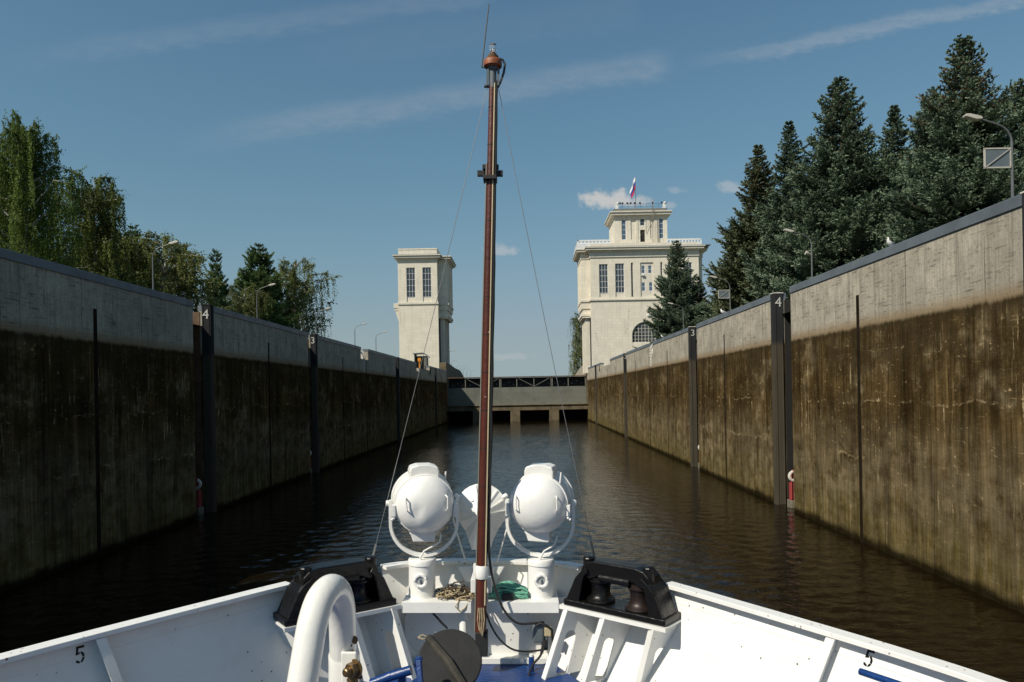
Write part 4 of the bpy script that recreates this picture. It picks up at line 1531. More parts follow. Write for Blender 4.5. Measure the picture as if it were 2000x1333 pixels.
def birch(seed, h, r, mat, base=0.12, strands=15, top=0.55, gap=0.0, hang=1.0, leaf=0.10):
    """hanging birch: limbs rise from the trunk, leafy threads hang from them"""
    rng = np.random.default_rng(seed)
    limbs = []
    Ps, Ts = [], []
    nl = int(105 * (h / 14))
    cl = rng.uniform(0, 6.28, 4)
    for i in range(nl):
        f = base + (0.98 - base) * ((i + rng.random()) / nl) ** 0.9
        az = i * 2.399 + rng.uniform(-.5, .5)
        lobes = 0.80 + 0.22 * math.sin(2 * az + cl[0] + 5 * f) + 0.16 * math.sin(3 * az + cl[1] - 9 * f)
        e = (f - base) / (1 - base)
        env = (math.sin(math.pi * min(1, (e * 0.86 + 0.16))) ** 0.75) if e < top else max(0.0, (1 - ((e - top) / (1.04 - top)) ** 2.0)) ** 0.6
        if gap and math.sin(f * 31 + seed) > 1 - gap:
            continue
        L = r * env * max(0.25, lobes) * rng.uniform(0.65, 1.1) + 0.25
        z0 = h * f - 0.45 * L
        t = np.linspace(0, 1, 7)
        rise = L * rng.uniform(0.55, 0.95)
        pts = np.stack([math.cos(az) * L * t, math.sin(az) * L * t, z0 + rise * (t * 1.15 - 0.62 * t ** 2.4)], 1)
        pts += rng.normal(size=pts.shape) * 0.05 * L * t[:, None]
        limbs.append(([tuple(p_) for p_ in pts], 0.016 * L + 0.014))
        ns = int(strands * (0.5 + 0.5 * L / r))
        tone = np.clip(rng.normal(0.45, 0.25), 0, 1)
        for s in range(8):               # short leafy twigs at the limb end
            d_ = np.array([math.cos(az), math.sin(az), rng.uniform(0.2, 1.6)]) + rng.normal(size=3) * 0.5
            m = 9
            v = np.linspace(0, 1, m)[:, None]
            path = pts[int(rng.integers(3, 7))] + unit(d_) * v * rng.uniform(0.3, 0.75) - np.array([0, 0, 1.0]) * v ** 2 * 0.18 + rng.normal(size=(m, 3)) * 0.04
            Ps.append(path)
            Ts.append(tone + 0.1 + rng.normal(0, 0.16, m))
        for s in range(ns):
            u_ = rng.uniform(0.15, 1.0)
            j = u_ * 6
            a, b = int(min(j, 5)), min(int(j) + 1, 6)
            p0 = pts[a] + (pts[b] - pts[a]) * (j - a)
            out = np.array([math.cos(az), math.sin(az), 0]) * rng.uniform(0.0, 0.45) + rng.normal(size=3) * 0.24
            ln = rng.uniform(0.6, 2.2) * hang * (0.75 + 0.5 * u_)
            m = int(ln / 0.055) + 4
            v = np.linspace(0, 1, m)
            path = p0 + out * (1 - (1 - v[:, None]) ** 2) * 0.65
            path = path + np.stack([np.zeros(m), np.zeros(m), 0.22 * np.sin(np.minimum(v * 3.3, 1.6)) * abs(out[2]) - ln * v ** 1.5], 1)
            path = path + rng.normal(size=path.shape) * 0.04
            keep = rng.random(m) < 0.93
            Ps.append(path[keep])
            Ts.append((tone + rng.normal(0, 0.16, m) + 0.10 * (1 - v))[keep])
    P, T = np.concatenate(Ps), np.concatenate(Ts)
    n = len(P)
    ax = unit(rng.normal(size=(n, 3)) * np.array([0.5, 0.5, 0.4]) + np.array([0, 0, -0.8]))
    sd = unit(np.cross(ax, rng.normal(size=(n, 3))))
    l = leaf * rng.uniform(0.75, 1.35, n)[:, None]
    V = np.stack([P, P + ax * l * 0.55 + sd * l * 0.42, P + ax * l * 1.25, P + ax * l * 0.55 - sd * l * 0.42], 1)
    crown = tri_mesh('crown', V, T, mat, per=4)
    return trunk_mesh('trunk', h * 0.93, 0.012 * h + 0.02, M['birch_bark'], limbs), crown


def plant(name, meshes, label, cat, group, x, y, rz=0.0, s=1.0, sz=None, z=QUAY):
    t = thing(name, label, cat, (0, 0, 0), group)
    t.location = (x, y, z)
    t.rotation_euler = (0, 0, rz)
    t.scale = (s, s, sz or s)
    for me, nm in zip(meshes, ('trunk', 'crown')):
        o = bpy.data.objects.new(nm, me)
        COL.objects.link(o)
        o.parent = t
    return t


GS = 'blue spruces behind the sunlit lock wall'
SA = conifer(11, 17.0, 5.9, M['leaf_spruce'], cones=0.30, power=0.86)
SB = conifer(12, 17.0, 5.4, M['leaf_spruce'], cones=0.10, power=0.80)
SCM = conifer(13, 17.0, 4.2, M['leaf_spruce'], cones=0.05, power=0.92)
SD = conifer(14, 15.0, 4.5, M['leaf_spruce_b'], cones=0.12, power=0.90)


def spruce(meshes, H0, px, py, Y, label, rz=0.0, wide=1.0, group=GS):
    top = W(px, py, Y)
    h = top.z - QUAY
    return plant('spruce_tree', meshes, label, 'spruce', group, top.x, Y, rz, h / H0 * wide, h / H0)


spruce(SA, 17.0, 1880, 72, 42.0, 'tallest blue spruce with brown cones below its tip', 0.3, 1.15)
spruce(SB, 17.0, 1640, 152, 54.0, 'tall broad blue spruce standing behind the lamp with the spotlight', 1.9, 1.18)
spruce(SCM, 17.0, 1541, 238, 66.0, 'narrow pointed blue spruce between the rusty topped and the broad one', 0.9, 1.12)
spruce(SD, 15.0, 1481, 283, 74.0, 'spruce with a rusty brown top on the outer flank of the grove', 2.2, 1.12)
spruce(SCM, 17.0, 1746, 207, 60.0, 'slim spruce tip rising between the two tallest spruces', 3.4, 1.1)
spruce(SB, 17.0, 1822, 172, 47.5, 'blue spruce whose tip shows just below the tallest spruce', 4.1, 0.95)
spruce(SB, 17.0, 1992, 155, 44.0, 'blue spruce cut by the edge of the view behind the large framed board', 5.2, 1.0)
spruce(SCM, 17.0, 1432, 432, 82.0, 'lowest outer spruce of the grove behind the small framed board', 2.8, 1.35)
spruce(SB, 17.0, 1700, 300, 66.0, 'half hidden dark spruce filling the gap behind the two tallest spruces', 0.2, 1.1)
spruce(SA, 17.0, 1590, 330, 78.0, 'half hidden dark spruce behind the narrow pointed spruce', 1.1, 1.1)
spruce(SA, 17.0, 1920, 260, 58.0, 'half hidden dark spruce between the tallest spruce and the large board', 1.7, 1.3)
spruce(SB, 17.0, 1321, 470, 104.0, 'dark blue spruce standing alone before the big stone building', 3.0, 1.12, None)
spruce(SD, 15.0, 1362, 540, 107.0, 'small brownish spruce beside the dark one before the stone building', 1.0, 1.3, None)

GB = 'hanging birches behind the shaded lock wall'
BA = birch(21, 14.0, 4.3, M['leaf_birch'], strands=40, top=0.45, base=0.06, hang=1.15)
BB = birch(22, 12.0, 2.9, M['leaf_birch_dark'], strands=28, top=0.72, base=0.08, gap=0.12, hang=1.05)
BC = birch(23, 10.0, 3.4, M['leaf_birch_pale'], strands=26, top=0.6, base=0.06, gap=0.1, hang=0.95)
BD = birch(24, 9.0, 3.6, M['leaf_birch_dark'], strands=28, top=0.5, base=0.04)


def birch_at(meshes, H0, px, py, Y, label, rz=0.0, wide=1.0, group=GB):
    top = W(px, py, Y)
    h = top.z - QUAY + 0.4
    return plant('birch_tree', meshes, label, 'birch', group, top.x, Y, rz, h / H0 * wide, h / H0)


birch_at(BA, 14.0, 48, 236, 46.0, 'largest full crowned hanging birch, tallest above the shaded wall', 0.4, 0.70)
birch_at(BB, 12.0, 183, 342, 54.0, 'tall flat topped hanging birch beside the largest birch', 1.2, 0.92)
birch_at(BC, 10.0, 318, 468, 64.0, 'pale loose hanging birch behind the nearest lamp of the shaded wall', 2.0, 1.55)
birch_at(BD, 9.0, 108, 492, 50.0, 'low dark birch filling the gap between the two tallest birches', 2.9, 1.0)
birch_at(BD, 9.0, 228, 470, 60.0, 'low dark birch below the flat topped birch', 0.9, 1.15)
birch_at(BC, 10.0, 245, 452, 70.0, 'bushy birch filling the space behind the pine tip', 1.1, 1.5)
birch_at(BA, 14.0, -40, 300, 52.0, 'dark birch cut by the edge of the view beside the largest birch', 4.0, 0.9)
birch_at(BC, 10.0, 575, 508, 94.0, 'pale thin hanging birch that ends the row above the shaded wall', 0.3, 0.95)
birch_at(BC, 10.0, 478, 560, 84.0, 'light green birch in front of the bushy pine', 4.4, 1.15)
birch_at(BC, 10.0, 1134, 610, 200.0, 'distant birch peeping out beside the big stone building', 1.4, 0.65, None)

PA = conifer(31, 14.0, 3.0, M['leaf_pine'], 'pine', power=0.55, dens=0.9)
PB = conifer(32, 14.0, 4.8, M['leaf_pine'], 'pine', power=0.70, dens=0.95)


def pine_at(meshes, H0, px, py, Y, label, rz=0.0, wide=1.0):
    top = W(px, py, Y)
    h = top.z - QUAY
    return plant('pine_tree', meshes, label, 'pine', 'pines behind the shaded lock wall', top.x, Y, rz, h / H0 * wide, h / H0)


pine_at(PA, 14.0, 421, 486, 76.0, 'slim pine with tiered branches between two birches', 0.5, 0.75)
pine_at(PB, 14.0, 506, 474, 88.0, 'bushy dark pine behind the second lamp of the shaded wall', 1.9, 1.0)
pine_at(PA, 14.0, 259, 437, 66.0, 'pine tip showing between the flat topped and the pale birch', 2.5, 0.8)

# ------------------------------------------------------------------ the boat the picture is taken from
AX = -0.40                      # its centre line
CAPZ, DECKZ, MAINZ = -1.60, -2.43, -2.78
HALF = [(0, 6.88), (.40, 6.85), (.75, 6.75), (.97, 6.60), (1.30, 6.35), (1.62, 6.03), (2.08, 5.40), (2.49, 4.82), (2.79, 4.37), (3.03, 3.95), (3.34, 3.24), (3.63, 2.2), (3.80, 1.0), (3.92, -1.0), (3.95, -3.0)]


def catmull(pts, n):
    P = [Vector((*q_, 0)) for q_ in pts]
    P = [Vector((-P[1].x, P[1].y, 0))] + P + [P[-1] * 2 - P[-2]]
    out = []
    for i in range(1, len(P) - 2):
        for k in range(n):
            t = k / n
            a, b, c, d = P[i - 1:i + 3]
            out.append(0.5 * ((2 * b) + (c - a) * t + (2 * a - 5 * b + 4 * c - d) * t * t + (3 * b - a - 3 * c + d) * t ** 3))
    out.append(P[-2])
    return out


half = catmull(HALF, 8)
chain = [Vector((-p_.x, p_.y, 0)) for p_ in reversed(half[1:])] + half      # port aft -> bow -> starboard aft
nrm = []
for i in range(len(chain)):
    t_ = (chain[min(i + 1, len(chain) - 1)] - chain[max(i - 1, 0)]).normalized()
    nrm.append(Vector((-t_.y, t_.x, 0)))                                       # outward
chain = [c + Vector((AX, 0, 0)) for c in chain]


FKEY = [(0, .30), (.9, .40), (2.0, .38), (2.5, .33), (2.9, .26), (3.3, .20), (9, .18)]


def flare(i):
    """how far the plate leans in per metre: strongest at the shoulders of the bow"""
    w = abs(chain[i].x - AX)
    for (a, fa), (b_, fb) in zip(FKEY, FKEY[1:]):
        if w <= b_:
            return fa + (fb - fa) * (w - a) / (b_ - a)
    return 0.18


def hull(i, z, off=0.0):
    """point of the inner bulwark plate"""
    k = flare(i) * (CAPZ - z)
    p_ = chain[i] - nrm[i] * (k - off)
    return Vector((p_.x, p_.y, z))


def surf(side, y, z):
    """place on the inner plate at a given y: point, tangent running aft, normal to the inside, up along plate"""
    best = min((i for i in range(len(chain)) if (chain[i].x - AX) * side > 0), key=lambda i: abs(hull(i, z).y - y))
    j = best + (1 if hull(best, z).y > y else -1) * side
    a, b_ = hull(best, z), hull(j, z)
    f_ = (y - a.y) / (b_.y - a.y) if abs(b_.y - a.y) > 1e-6 else 0
    p_ = a.lerp(b_, f_)
    t = (b_ - a).normalized()
    if t.y > 0: t.negate()
    n_ = nrm[best].lerp(nrm[j], f_).normalized()
    fl = flare(best)
    up = Vector((n_.x * fl, n_.y * fl, 1)).normalized()
    return p_, t, (-n_ + Vector((0, 0, fl))).normalized(), up


def rng_idx(lo, hi, side):
    return [i for i in range(len(chain)) if (chain[i].x - AX) * side >= lo and (chain[i].x - AX) * side <= hi]


boat = thing('boat', 'white bow of the boat in the foreground with raised bulwarks and blue foredeck', 'boat', (AX, 4.0, DECKZ), None, FR)
allx = list(range(len(chain)))
secs = [rng_idx(1.60, 9, -1), rng_idx(-0.96, 0.96, 1), rng_idx(1.60, 9, 1)]
b = MB()
LOW = -1.85
for z0, z1, ids in [(LOW, MAINZ - 0.1, allx)] + [(CAPZ - 0.01, LOW, s_) for s_ in secs]:
    for off, nz in ((0.0, 5), (0.014, 5)):
        b.grid([[hull(i, z0 + (z1 - z0) * k / (nz - 1), off) for i in ids] for k in range(nz)])
    b.grid([[hull(i, z0, 0), hull(i, z0, 0.014)] for i in ids])
for s_ in secs:                                     # cut ends
    for i in (s_[0], s_[-1]):
        b.add([hull(i, CAPZ - .01), hull(i, CAPZ - .01, .014), hull(i, LOW, .014), hull(i, LOW)], [(0, 1, 2, 3)])
obj('bulwark', b, M['white'], boat, smooth=True, fix=False)
b = MB()
b.grid([[hull(i, MAINZ - 0.1, 0.014) + (nrm[i] * (-0.22 * k * k * 0.10) + Vector((0, 0, -0.55 * k))) for i in allx] for k in range(9)])
obj('outer_plating', b, M['white'], boat, smooth=True, fix=False)
b = MB()
ring = [hull(i, MAINZ, -0.002) for i in allx]
c0 = len(ring) // 2
vs = [Vector((AX, v.y, MAINZ)) for v in ring]
b.add(ring + vs, [(i, i + 1, len(ring) + i + 1, len(ring) + i) for i in range(len(ring) - 1)])
obj('foredeck', b, M['blue'], boat)
pf = [(AX - 1.25, 4.2), (AX + 0.95, 4.2), (AX + 0.95, 5.85), (AX + 0.66, 6.42), (AX - 0.62, 6.42), (AX - 1.05, 5.95), (AX - 1.25, 5.4)]
obj('windlass_platform', MB().prism(pf, MAINZ, DECKZ, frame_from((1, 0, 0), (0, 0, 1), (0, 1, 0))), M['blue'], boat, bevel=0.01)
for s_ in (secs[0], secs[2]):
    obj('weld_seam', MB().tube([hull(i, -1.735, -0.001) for i in s_], 0.0028, 5), M['white'], boat, smooth=True)
# capping rail
for s_ in secs:
    b = MB()
    L4 = []
    for i in s_:
        c = chain[i]
        a, o = c - nrm[i] * 0.105, c + nrm[i] * 0.014
        L4.append([Vector((a.x, a.y, CAPZ - 0.022)), Vector((a.x, a.y, CAPZ + 0.010)), Vector((o.x, o.y, CAPZ + 0.010)), Vector((o.x, o.y, CAPZ - 0.022)), Vector((a.x, a.y, CAPZ - 0.022))])
    b.grid(L4)
    b.add(L4[0][:4], [(0, 1, 2, 3)])
    b.add(L4[-1][:4], [(3, 2, 1, 0)])
    obj('capping_rail', b, M['cap'], boat, bevel=0.004)
# frames (stiffeners) on the plate
for side in (-1, 1):
    for y in (4.80, 3.55, 2.3):
        b = MB()
        pt, t, n_, up = surf(side, y, CAPZ - 0.03)
        pb, t2, n2, up2 = surf(side, y - 0.03, MAINZ)
        hdir = (pb - pt)
        tt = t.copy()
        tt.z = 0
        tt.normalize()
        inn = Vector((-tt.y * side, tt.x * side, 0))
        if inn.dot(n_) < 0: inn.negate()
        for q0, q1, d0, d1 in ((-0.006, 0.006, 0.0, 0.085), (-0.032, 0.032, 0.085, 0.097)):
            vs = []
            for base in (pt, pb):
                for dd in (d0, d1):
                    for qq in (q0, q1):
                        vs.append(base + inn * dd + tt * qq)
            b.add(vs, [(0, 1, 3, 2), (4, 6, 7, 5), (0, 4, 5, 1), (2, 3, 7, 6), (0, 2, 6, 4), (1, 5, 7, 3)])
        obj('stiffener', b, M['white'], boat)

# stencilled fives
FIVE = [[(-.25, .5), (.30, .5), (.30, .36), (-.10, .36), (-.13, .13), (-.02, .17), (-.02, .04), (-.29, .01)],
        [(.05, .175), (.20, .12), (.31, -.04), (.31, -.22), (.22, -.38), (.05, -.475), (.05, -.35), (.13, -.27), (.16, -.15), (.13, .0), (.05, .05)],
        [(-.02, -.475), (-.02, -.36), (-.12, -.33), (-.17, -.26), (-.31, -.30), (-.24, -.42)]]
for side, y, z in ((1, 4.60, -1.708), (-1, 4.70, -1.72)):
    pt, t, n_, up = surf(side, y, z)
    xdir = t * side                       # reads from left to right seen from inside
    b = MB()
    for lp in FIVE:
        b.prism([(x * 0.088 + zz * 0.012, zz * 0.112) for x, zz in lp], 0.0, 0.002, frame_from(xdir, n_, up, pt + n_ * 0.001))
    o = obj('number_mark', b, M['black_paint'], boat)

# shelf across the bow with a folded front lip and a slot for the mast
SZ, SY = -1.83, 6.26
flat = frame_from((1, 0, 0), (0, 0, 1), (0, 1, 0))


def back_y(x):
    best = min(range(len(chain)), key=lambda i: abs(hull(i, SZ).x - x))
    return hull(best, SZ).y - 0.004


b = MB()
for xa, xb, ya in ((-1.085, -0.480, SY), (-0.480, -0.330, SY + 0.13), (-0.330, 0.285, SY)):
    back = [(xb + (xa - xb) * k / 8, back_y(xb + (xa - xb) * k / 8)) for k in range(9)]
    b.prism([(xa, ya), (xb, ya)] + back, SZ - 0.012, SZ, flat)
for xa, xb in ((-1.085, -0.480), (-0.330, 0.285)):
    b.box(xa, xb, SY - 0.012, SY, SZ - 0.092, SZ)
obj('shelf', b, M['white'], boat, bevel=0.004)
b = MB()
b.tube([(-0.555, 6.36, SZ - 0.02), (-0.555, 6.34, -2.10), (-0.545, 6.30, -2.16)], 0.036, 12)
b.tube([(-0.545, 6.36, -2.16), (-0.545, 6.36, DECKZ)], 0.036, 12)
obj('shelf_post', b, M['white'], boat, smooth=True)
b = MB()
b.box(-1.10, 0.42, 6.50, 6.52, MAINZ, SZ - 0.03)
b.box(-0.98, 0.24, 6.40, 6.50, DECKZ + 0.002, DECKZ + 0.055)
obj('bulkhead', b, M['white'], boat, bevel=0.004)
b = MB()
b.prism([(AX - .24, CAPZ - .02), (AX + .20, CAPZ - .02), (AX + .12, CAPZ - .16), (AX - .16, CAPZ - .16)], 6.66, 6.70)
b.box(AX - 0.085, AX + 0.10, 6.27, 6.67, CAPZ - 0.155, CAPZ - 0.035)
obj('bow_bracket', b, M['white'], boat, bevel=0.006)


# seats and bracket plates under the two fairleads
def rail_frame(side):
    t = Vector((0.785 * side, -0.62, 0)).normalized()
    n_ = Vector((0.62 * side, 0.785, 0)).normalized()
    c = Vector((0.7065, 5.9275, 0))
    if side < 0:
        c.x = 2 * AX - c.x
    return t, n_, c


for side in (1, -1):
    t, n_, c = rail_frame(side)
    b = MB()
    fr = frame_from(t, n_, (0, 0, 1), (c.x, c.y, SZ - 0.03))
    b.box(-0.52, 0.50, -0.012, 0.40, 0, 0.014, fr)
    b.box(-0.52, 0.50, -0.016, -0.004, -0.020, 0.014, fr)
    obj('fairlead_seat', b, M['white'], boat)
    for k, (a, dx, dy) in enumerate(((-0.45, -.20, -.12), (-0.075, -.17, .02), (0.38, -.10, .16))):
        p0 = c + t * a + Vector((0, 0, SZ - 0.032))
        p1 = p0 + Vector((dx * side, dy, 0))
        p1.z = DECKZ
        # the web runs from this edge out to the plate
        en = (n_ + t * 0.42).normalized()
        ww0, ww1 = p0 + en * 0.40, p1 + en * 0.40
        ww1.z = DECKZ
        e1 = (ww0 - p0).normalized()
        e2 = (p1 - p0)
        ln = e2.length
        e2n = (e2 - e1 * e2.dot(e1)).normalized()
        yv = e1.cross(e2n)
        fr = frame_from(e1, yv, e2n, p0)
        uu = e2.dot(e1)
        vv = e2.dot(e2n)
        outer = [(0, 0), (0.40, 0), (uu + 0.36, vv), (uu, vv)]
        cx0, cy0, cx1, cy1, hr = 0.15 + uu * 0.5, vv * 0.45, 0.16 + uu * 0.95, vv * 0.95, 0.055
        ddx, ddy = cx1 - cx0, cy1 - cy0
        dl = math.hypot(ddx, ddy)
        ddx, ddy = ddx / dl, ddy / dl
        hole = []
        for kk in range(9):
            an = math.pi * kk / 8
            hole.append((cx0 - ddx * hr * math.sin(an) - ddy * hr * math.cos(an), cy0 - ddy * hr * math.sin(an) + ddx * hr * math.cos(an)))
        for kk in range(9):
            an = math.pi * kk / 8
            hole.append((cx1 + ddx * hr * math.sin(an) + ddy * hr * math.cos(an), cy1 + ddy * hr * math.sin(an) - ddx * hr * math.cos(an)))
        b = MB()
        b.prism(outer, -0.005, 0.005, fr, [hole])
        for w0, w1, d0, d1 in ((-0.030, 0.030, -0.010, 0.0),):
            vs = []
            for base in (p0, p1):
                for dd in (d0, d1):
                    for qq in (w0, w1):
                        vs.append(base + e1 * dd + yv * qq)
            b.add(vs, [(0, 1, 3, 2), (4, 6, 7, 5), (0, 4, 5, 1), (2, 3, 7, 6), (0, 2, 6, 4), (1, 5, 7, 3)])
        obj('bracket_plate', b, M['white'], boat)


def fairlead(side, label):
    t, n_, c = rail_frame(side)
    root = thing('fairlead', label, 'fairlead', (c.x, c.y, SZ - 0.016), 'black roller fairleads on the bow', FR)
    fr = frame_from(t, n_, (0, 0, 0.93), (c.x, c.y, SZ - 0.016))
    b = MB()
    b.box(-0.49, 0.49, 0.0, 0.29, 0, 0.062, fr)
    obj('base_plate', b, M['black_paint'], root, bevel=0.012)
    for s in (-1, 1):
        b = MB()
        fin = [(s * .465, .060), (s * .435, .13), (s * .375, .27), (s * .33, .325), (s * .265, .375), (s * .245, .34), (s * .285, .30), (s * .30, .25), (s * .335, .060)]
        b.prism(fin, 0.010, 0.035, fr)
        b.prism(fin, 0.245, 0.270, fr)
        side_plate = [(s * .465, .060), (s * .435, .13), (s * .375, .27), (s * .33, .325), (s * .30, .31), (s * .35, .255), (s * .41, .12), (s * .43, .060)]
        b.prism(side_plate, 0.034, 0.246, fr)
        obj('cheek', b, M['black_paint'], root, bevel=0.006)
    b = MB()
    bridge = [(-.345, .30), (-.325, .375), (-.275, .425), (-.20, .445), (.20, .445), (.275, .425), (.325, .375), (.345, .30), (.25, .270), (.225, .285), (.17, .310), (-.17, .310), (-.225, .285), (-.25, .270)]
    b.prism(bridge, 0.040, 0.235, fr)
    rod = [fr @ Vector((a, 0.045, 0.305)) for a in (-0.15, 0.15)]
    b.tube(rod, 0.032, 12)
    for s in (-1, 1):
        b.lathe([(0.045, 0.285), (0.05, 0.45), (0.04, 0.468), (0, 0.47)], fr @ Matrix.Translation((s * 0.29, 0.10, 0)), 12)
    obj('bridge', b, M['black_paint'], root, bevel=0.012)
    for s in (-1, 1):
        b = MB()
        b.lathe([(0.02, 0.062), (0.118, 0.062), (0.124, 0.072), (0.120, 0.088), (0.098, 0.104), (0.084, 0.128), (0.079, 0.17), (0.083, 0.215), (0.094, 0.238), (0.102, 0.248), (0.102, 0.262), (0.088, 0.270), (0.088, 0.292), (0.03, 0.294)],
                fr @ Matrix.Translation((s * 0.19, 0.137, 0)), 28)
        o = obj('roller', b, M['bronze'] if (side > 0 and s > 0) else M['black_paint'], root, smooth=True)
        if side > 0 and s > 0:
            o['label'] = 'worn bronze roller'
    return root


fairlead(1, 'black roller fairlead with one bare bronze roller on the sunlit bulwark')
fairlead(-1, 'all black roller fairlead behind the white tube handrail')


def ribbon(mb, path, w, th, M4):
    """flat bar bent in the local xz plane"""
    n = len(path)
    rows = []
    for i, (x, z) in enumerate(path):
        x0, z0 = path[max(i - 1, 0)]
        x1, z1 = path[min(i + 1, n - 1)]
        L = math.hypot(x1 - x0, z1 - z0)
        nx, nz = -(z1 - z0) / L, (x1 - x0) / L
        rows.append([M4 @ Vector((x + nx * s * th / 2, y, z + nz * s * th / 2)) for s, y in ((-1, -w / 2), (-1, w / 2), (1, w / 2), (1, -w / 2), (-1, -w / 2))])
    mb.grid(rows)
    mb.add(rows[0][:4], [(0, 1, 2, 3)])
    mb.add(rows[-1][:4], [(0, 1, 2, 3)])


def searchlight(px, yaw, label, dent=False):
    P0 = B(px, 1171, 6.46)
    P0.z = SZ
    root = thing('searchlight', label, 'searchlight', P0, 'large white searchlights on the bow shelf', FR)
    T = Matrix.Translation(P0)
    b = MB()
    b.lathe([(0.119, 0.0), (0.119, 0.285), (0.126, 0.287), (0.126, 0.325), (0.118, 0.338), (0.03, 0.342), (0.026, 0.36), (0, 0.365)], T, 40)
    b.lathe([(0.124, 0.0), (0.124, 0.008), (0.119, 0.010)], T, 40)
    ped = obj('pedestal', b, M['white_lamp'], root, smooth=True)
    b = MB()
    mp = T @ Matrix.Translation((0.005, -0.108, 0.165)) @ Matrix.Rotation(R(90), 4, 'X')
    b.lathe([(0.064, 0), (0.066, 0.022), (0.060, 0.034), (0.046, 0.036), (0.036, 0.028), (0.034, 0.010)], mp, 28)
    for k in range(5):
        a = 6.283 * k / 5 + .5
        b.lathe([(0.008, 0.034), (0.008, 0.041), (0, 0.042)], mp @ Matrix.Translation((0.053 * math.cos(a), 0.053 * math.sin(a), 0)), 6)
    ph = obj('porthole', b, M['white_lamp'], root, smooth=True)
    b = MB()
    b.lathe([(0, 0.024), (0.0355, 0.022)], mp, 20)
    obj('lens', b, M['porthole'], ph)
    b = MB()
    b.tube([P0 + Vector((0.005, -0.138, 0.148)), P0 + Vector((0.005, -0.138, 0.182))], [0.009, 0.005], 8)
    obj('bulb', b, M['board'], ph)
    # fork
    b = MB()
    ry = 0.298
    path = [(-ry, 0.865), (-ry, 0.80), (-ry, 0.70)] + [(-ry * math.cos(a), 0.665 - ry * math.sin(a)) for a in np.linspace(0.1, math.pi - 0.1, 25)] + [(ry, 0.70), (ry, 0.80), (ry, 0.865)]
    ribbon(b, path, 0.060, 0.028, T @ Matrix.Translation((0.018 if yaw > 0 else -0.004, 0, 0)) @ Matrix.Rotation(yaw * 0.5, 4, 'Z'))
    for s in (-1, 1):
        b.lathe([(0.028, 0), (0.028, 0.03), (0, 0.031)], T @ Matrix.Rotation(yaw * 0.5, 4, 'Z') @ Matrix.Translation((s * 0.29, 0, 0.835)) @ Matrix.Rotation(R(90 * s), 4, 'Y'), 12)
    obj('yoke', b, M['white_lamp'], root, smooth=True, bevel=0.003)
    # drum: local z is the beam
    D = T @ Matrix.Translation((0.012 if yaw > 0 else 0.0, 0, 0.845)) @ Matrix.Rotation(yaw, 4, 'Z') @ Matrix.Rotation(R(-88), 4, 'X')
    b = MB()
    b.lathe([(0, -0.272), (0.025, -0.2713), (0.05, -0.269), (0.075, -0.265), (0.10, -0.259), (0.125, -0.250), (0.15, -0.239), (0.175, -0.225), (0.197, -0.209), (0.215, -0.192), (0.231, -0.173), (0.243, -0.155), (0.254, -0.128), (0.264, -0.126), (0.266, -0.105), (0.258, -0.103), (0.255, 0.02), (0.255, 0.10),
             (0.272, 0.104), (0.274, 0.128), (0.262, 0.132), (0.262, 0.18), (0.280, 0.185), (0.280, 0.215), (0.25, 0.22), (0, 0.225)], D, 56)
    if dent:                                   # hollow knocked into the back
        Di = D.inverted()
        for i_, v in enumerate(b.v):
            l_ = Di @ v
            if l_.z < -0.10:
                rr = math.hypot(l_.x + 0.075, (l_.y - 0.045) * 0.6)
                b.v[i_] = D @ Vector((l_.x, l_.y, l_.z + 0.017 * math.exp(-(rr / 0.045) ** 2)))
    drum = obj('drum', b, M['white_lamp'], root, smooth=True)
    # hood on top and box below (drum frame: y is up)
    up = D @ Matrix.Rotation(R(90), 4, 'X')          # back to x right, y toward beam, z up
    up = T @ Matrix.Translation((0.012 if yaw > 0 else 0.0, 0, 0.845)) @ Matrix.Rotation(yaw, 4, 'Z')
    b = MB()
    b.prism([(-.130, .20), (-.132, .285), (-.118, .322), (-.06, .340), (.06, .340), (.118, .322), (.132, .285), (.130, .20)], -0.115, 0.14, up)
    obj('vent_hood', b, M['white_lamp'], root, bevel=0.014)
    b = MB()
    b.prism([(-.098, -.22), (-.135, -.255), (-.115, -.285), (-.098, -.34), (.092, -.345), (.098, -.22)], -0.10, 0.08, up)
    obj('lamp_box', b, M['white_lamp'], root, bevel=0.010)
    # handles on the back dome
    for x, tilt in ((-0.185, 0.35 if yaw > 0 else 0.12), (0.175, 0.0)):
        b = MB()
        pts = [(x, -0.215, 0.085), (x + 0.012, -0.262, 0.07), (x + 0.012 + tilt * 0.03, -0.262, -0.03), (x + tilt * 0.12, -0.215, -0.06)]
        b.tube([up @ Vector(q_) for q_ in pts], 0.0065, 8)
        obj('handle', b, M['white_lamp'], root, smooth=True)
    b = MB()
    b.tube([up @ Vector(q_) for q_ in ((0.06, -0.02, -0.33), (0.14, -0.03, -0.26), (0.155, -0.04, -0.30), (0.14, -0.05, -0.36))] + [P0 + Vector(q_) for q_ in ((0.10, -0.07, 0.455), (0.03, -0.085, 0.42), (-0.005, -0.085, 0.36), (0.0, -0.06, 0.335))], 0.0085, 8)
    obj('cable', b, M['white_lamp'], root, smooth=True)
    b = MB()
    b.tube([up @ Vector((0.185, -0.06, 0.18)), up @ Vector((0.195, -0.06, 0.275))], 0.008, 8)
    obj('latch_rod', b, M['white_lamp'], root)
    for s in (-1, 1):
        b = MB()
        b.box(s * 0.255, s * 0.285, -0.15, -0.09, -0.10, 0.0, up)
        b.tube([up @ Vector((s * 0.262, -0.13, -0.11)), up @ Vector((s * 0.292, -0.15, -0.13))], 0.012, 8)
        obj('latch', b, M['white_lamp'], root, bevel=0.003)
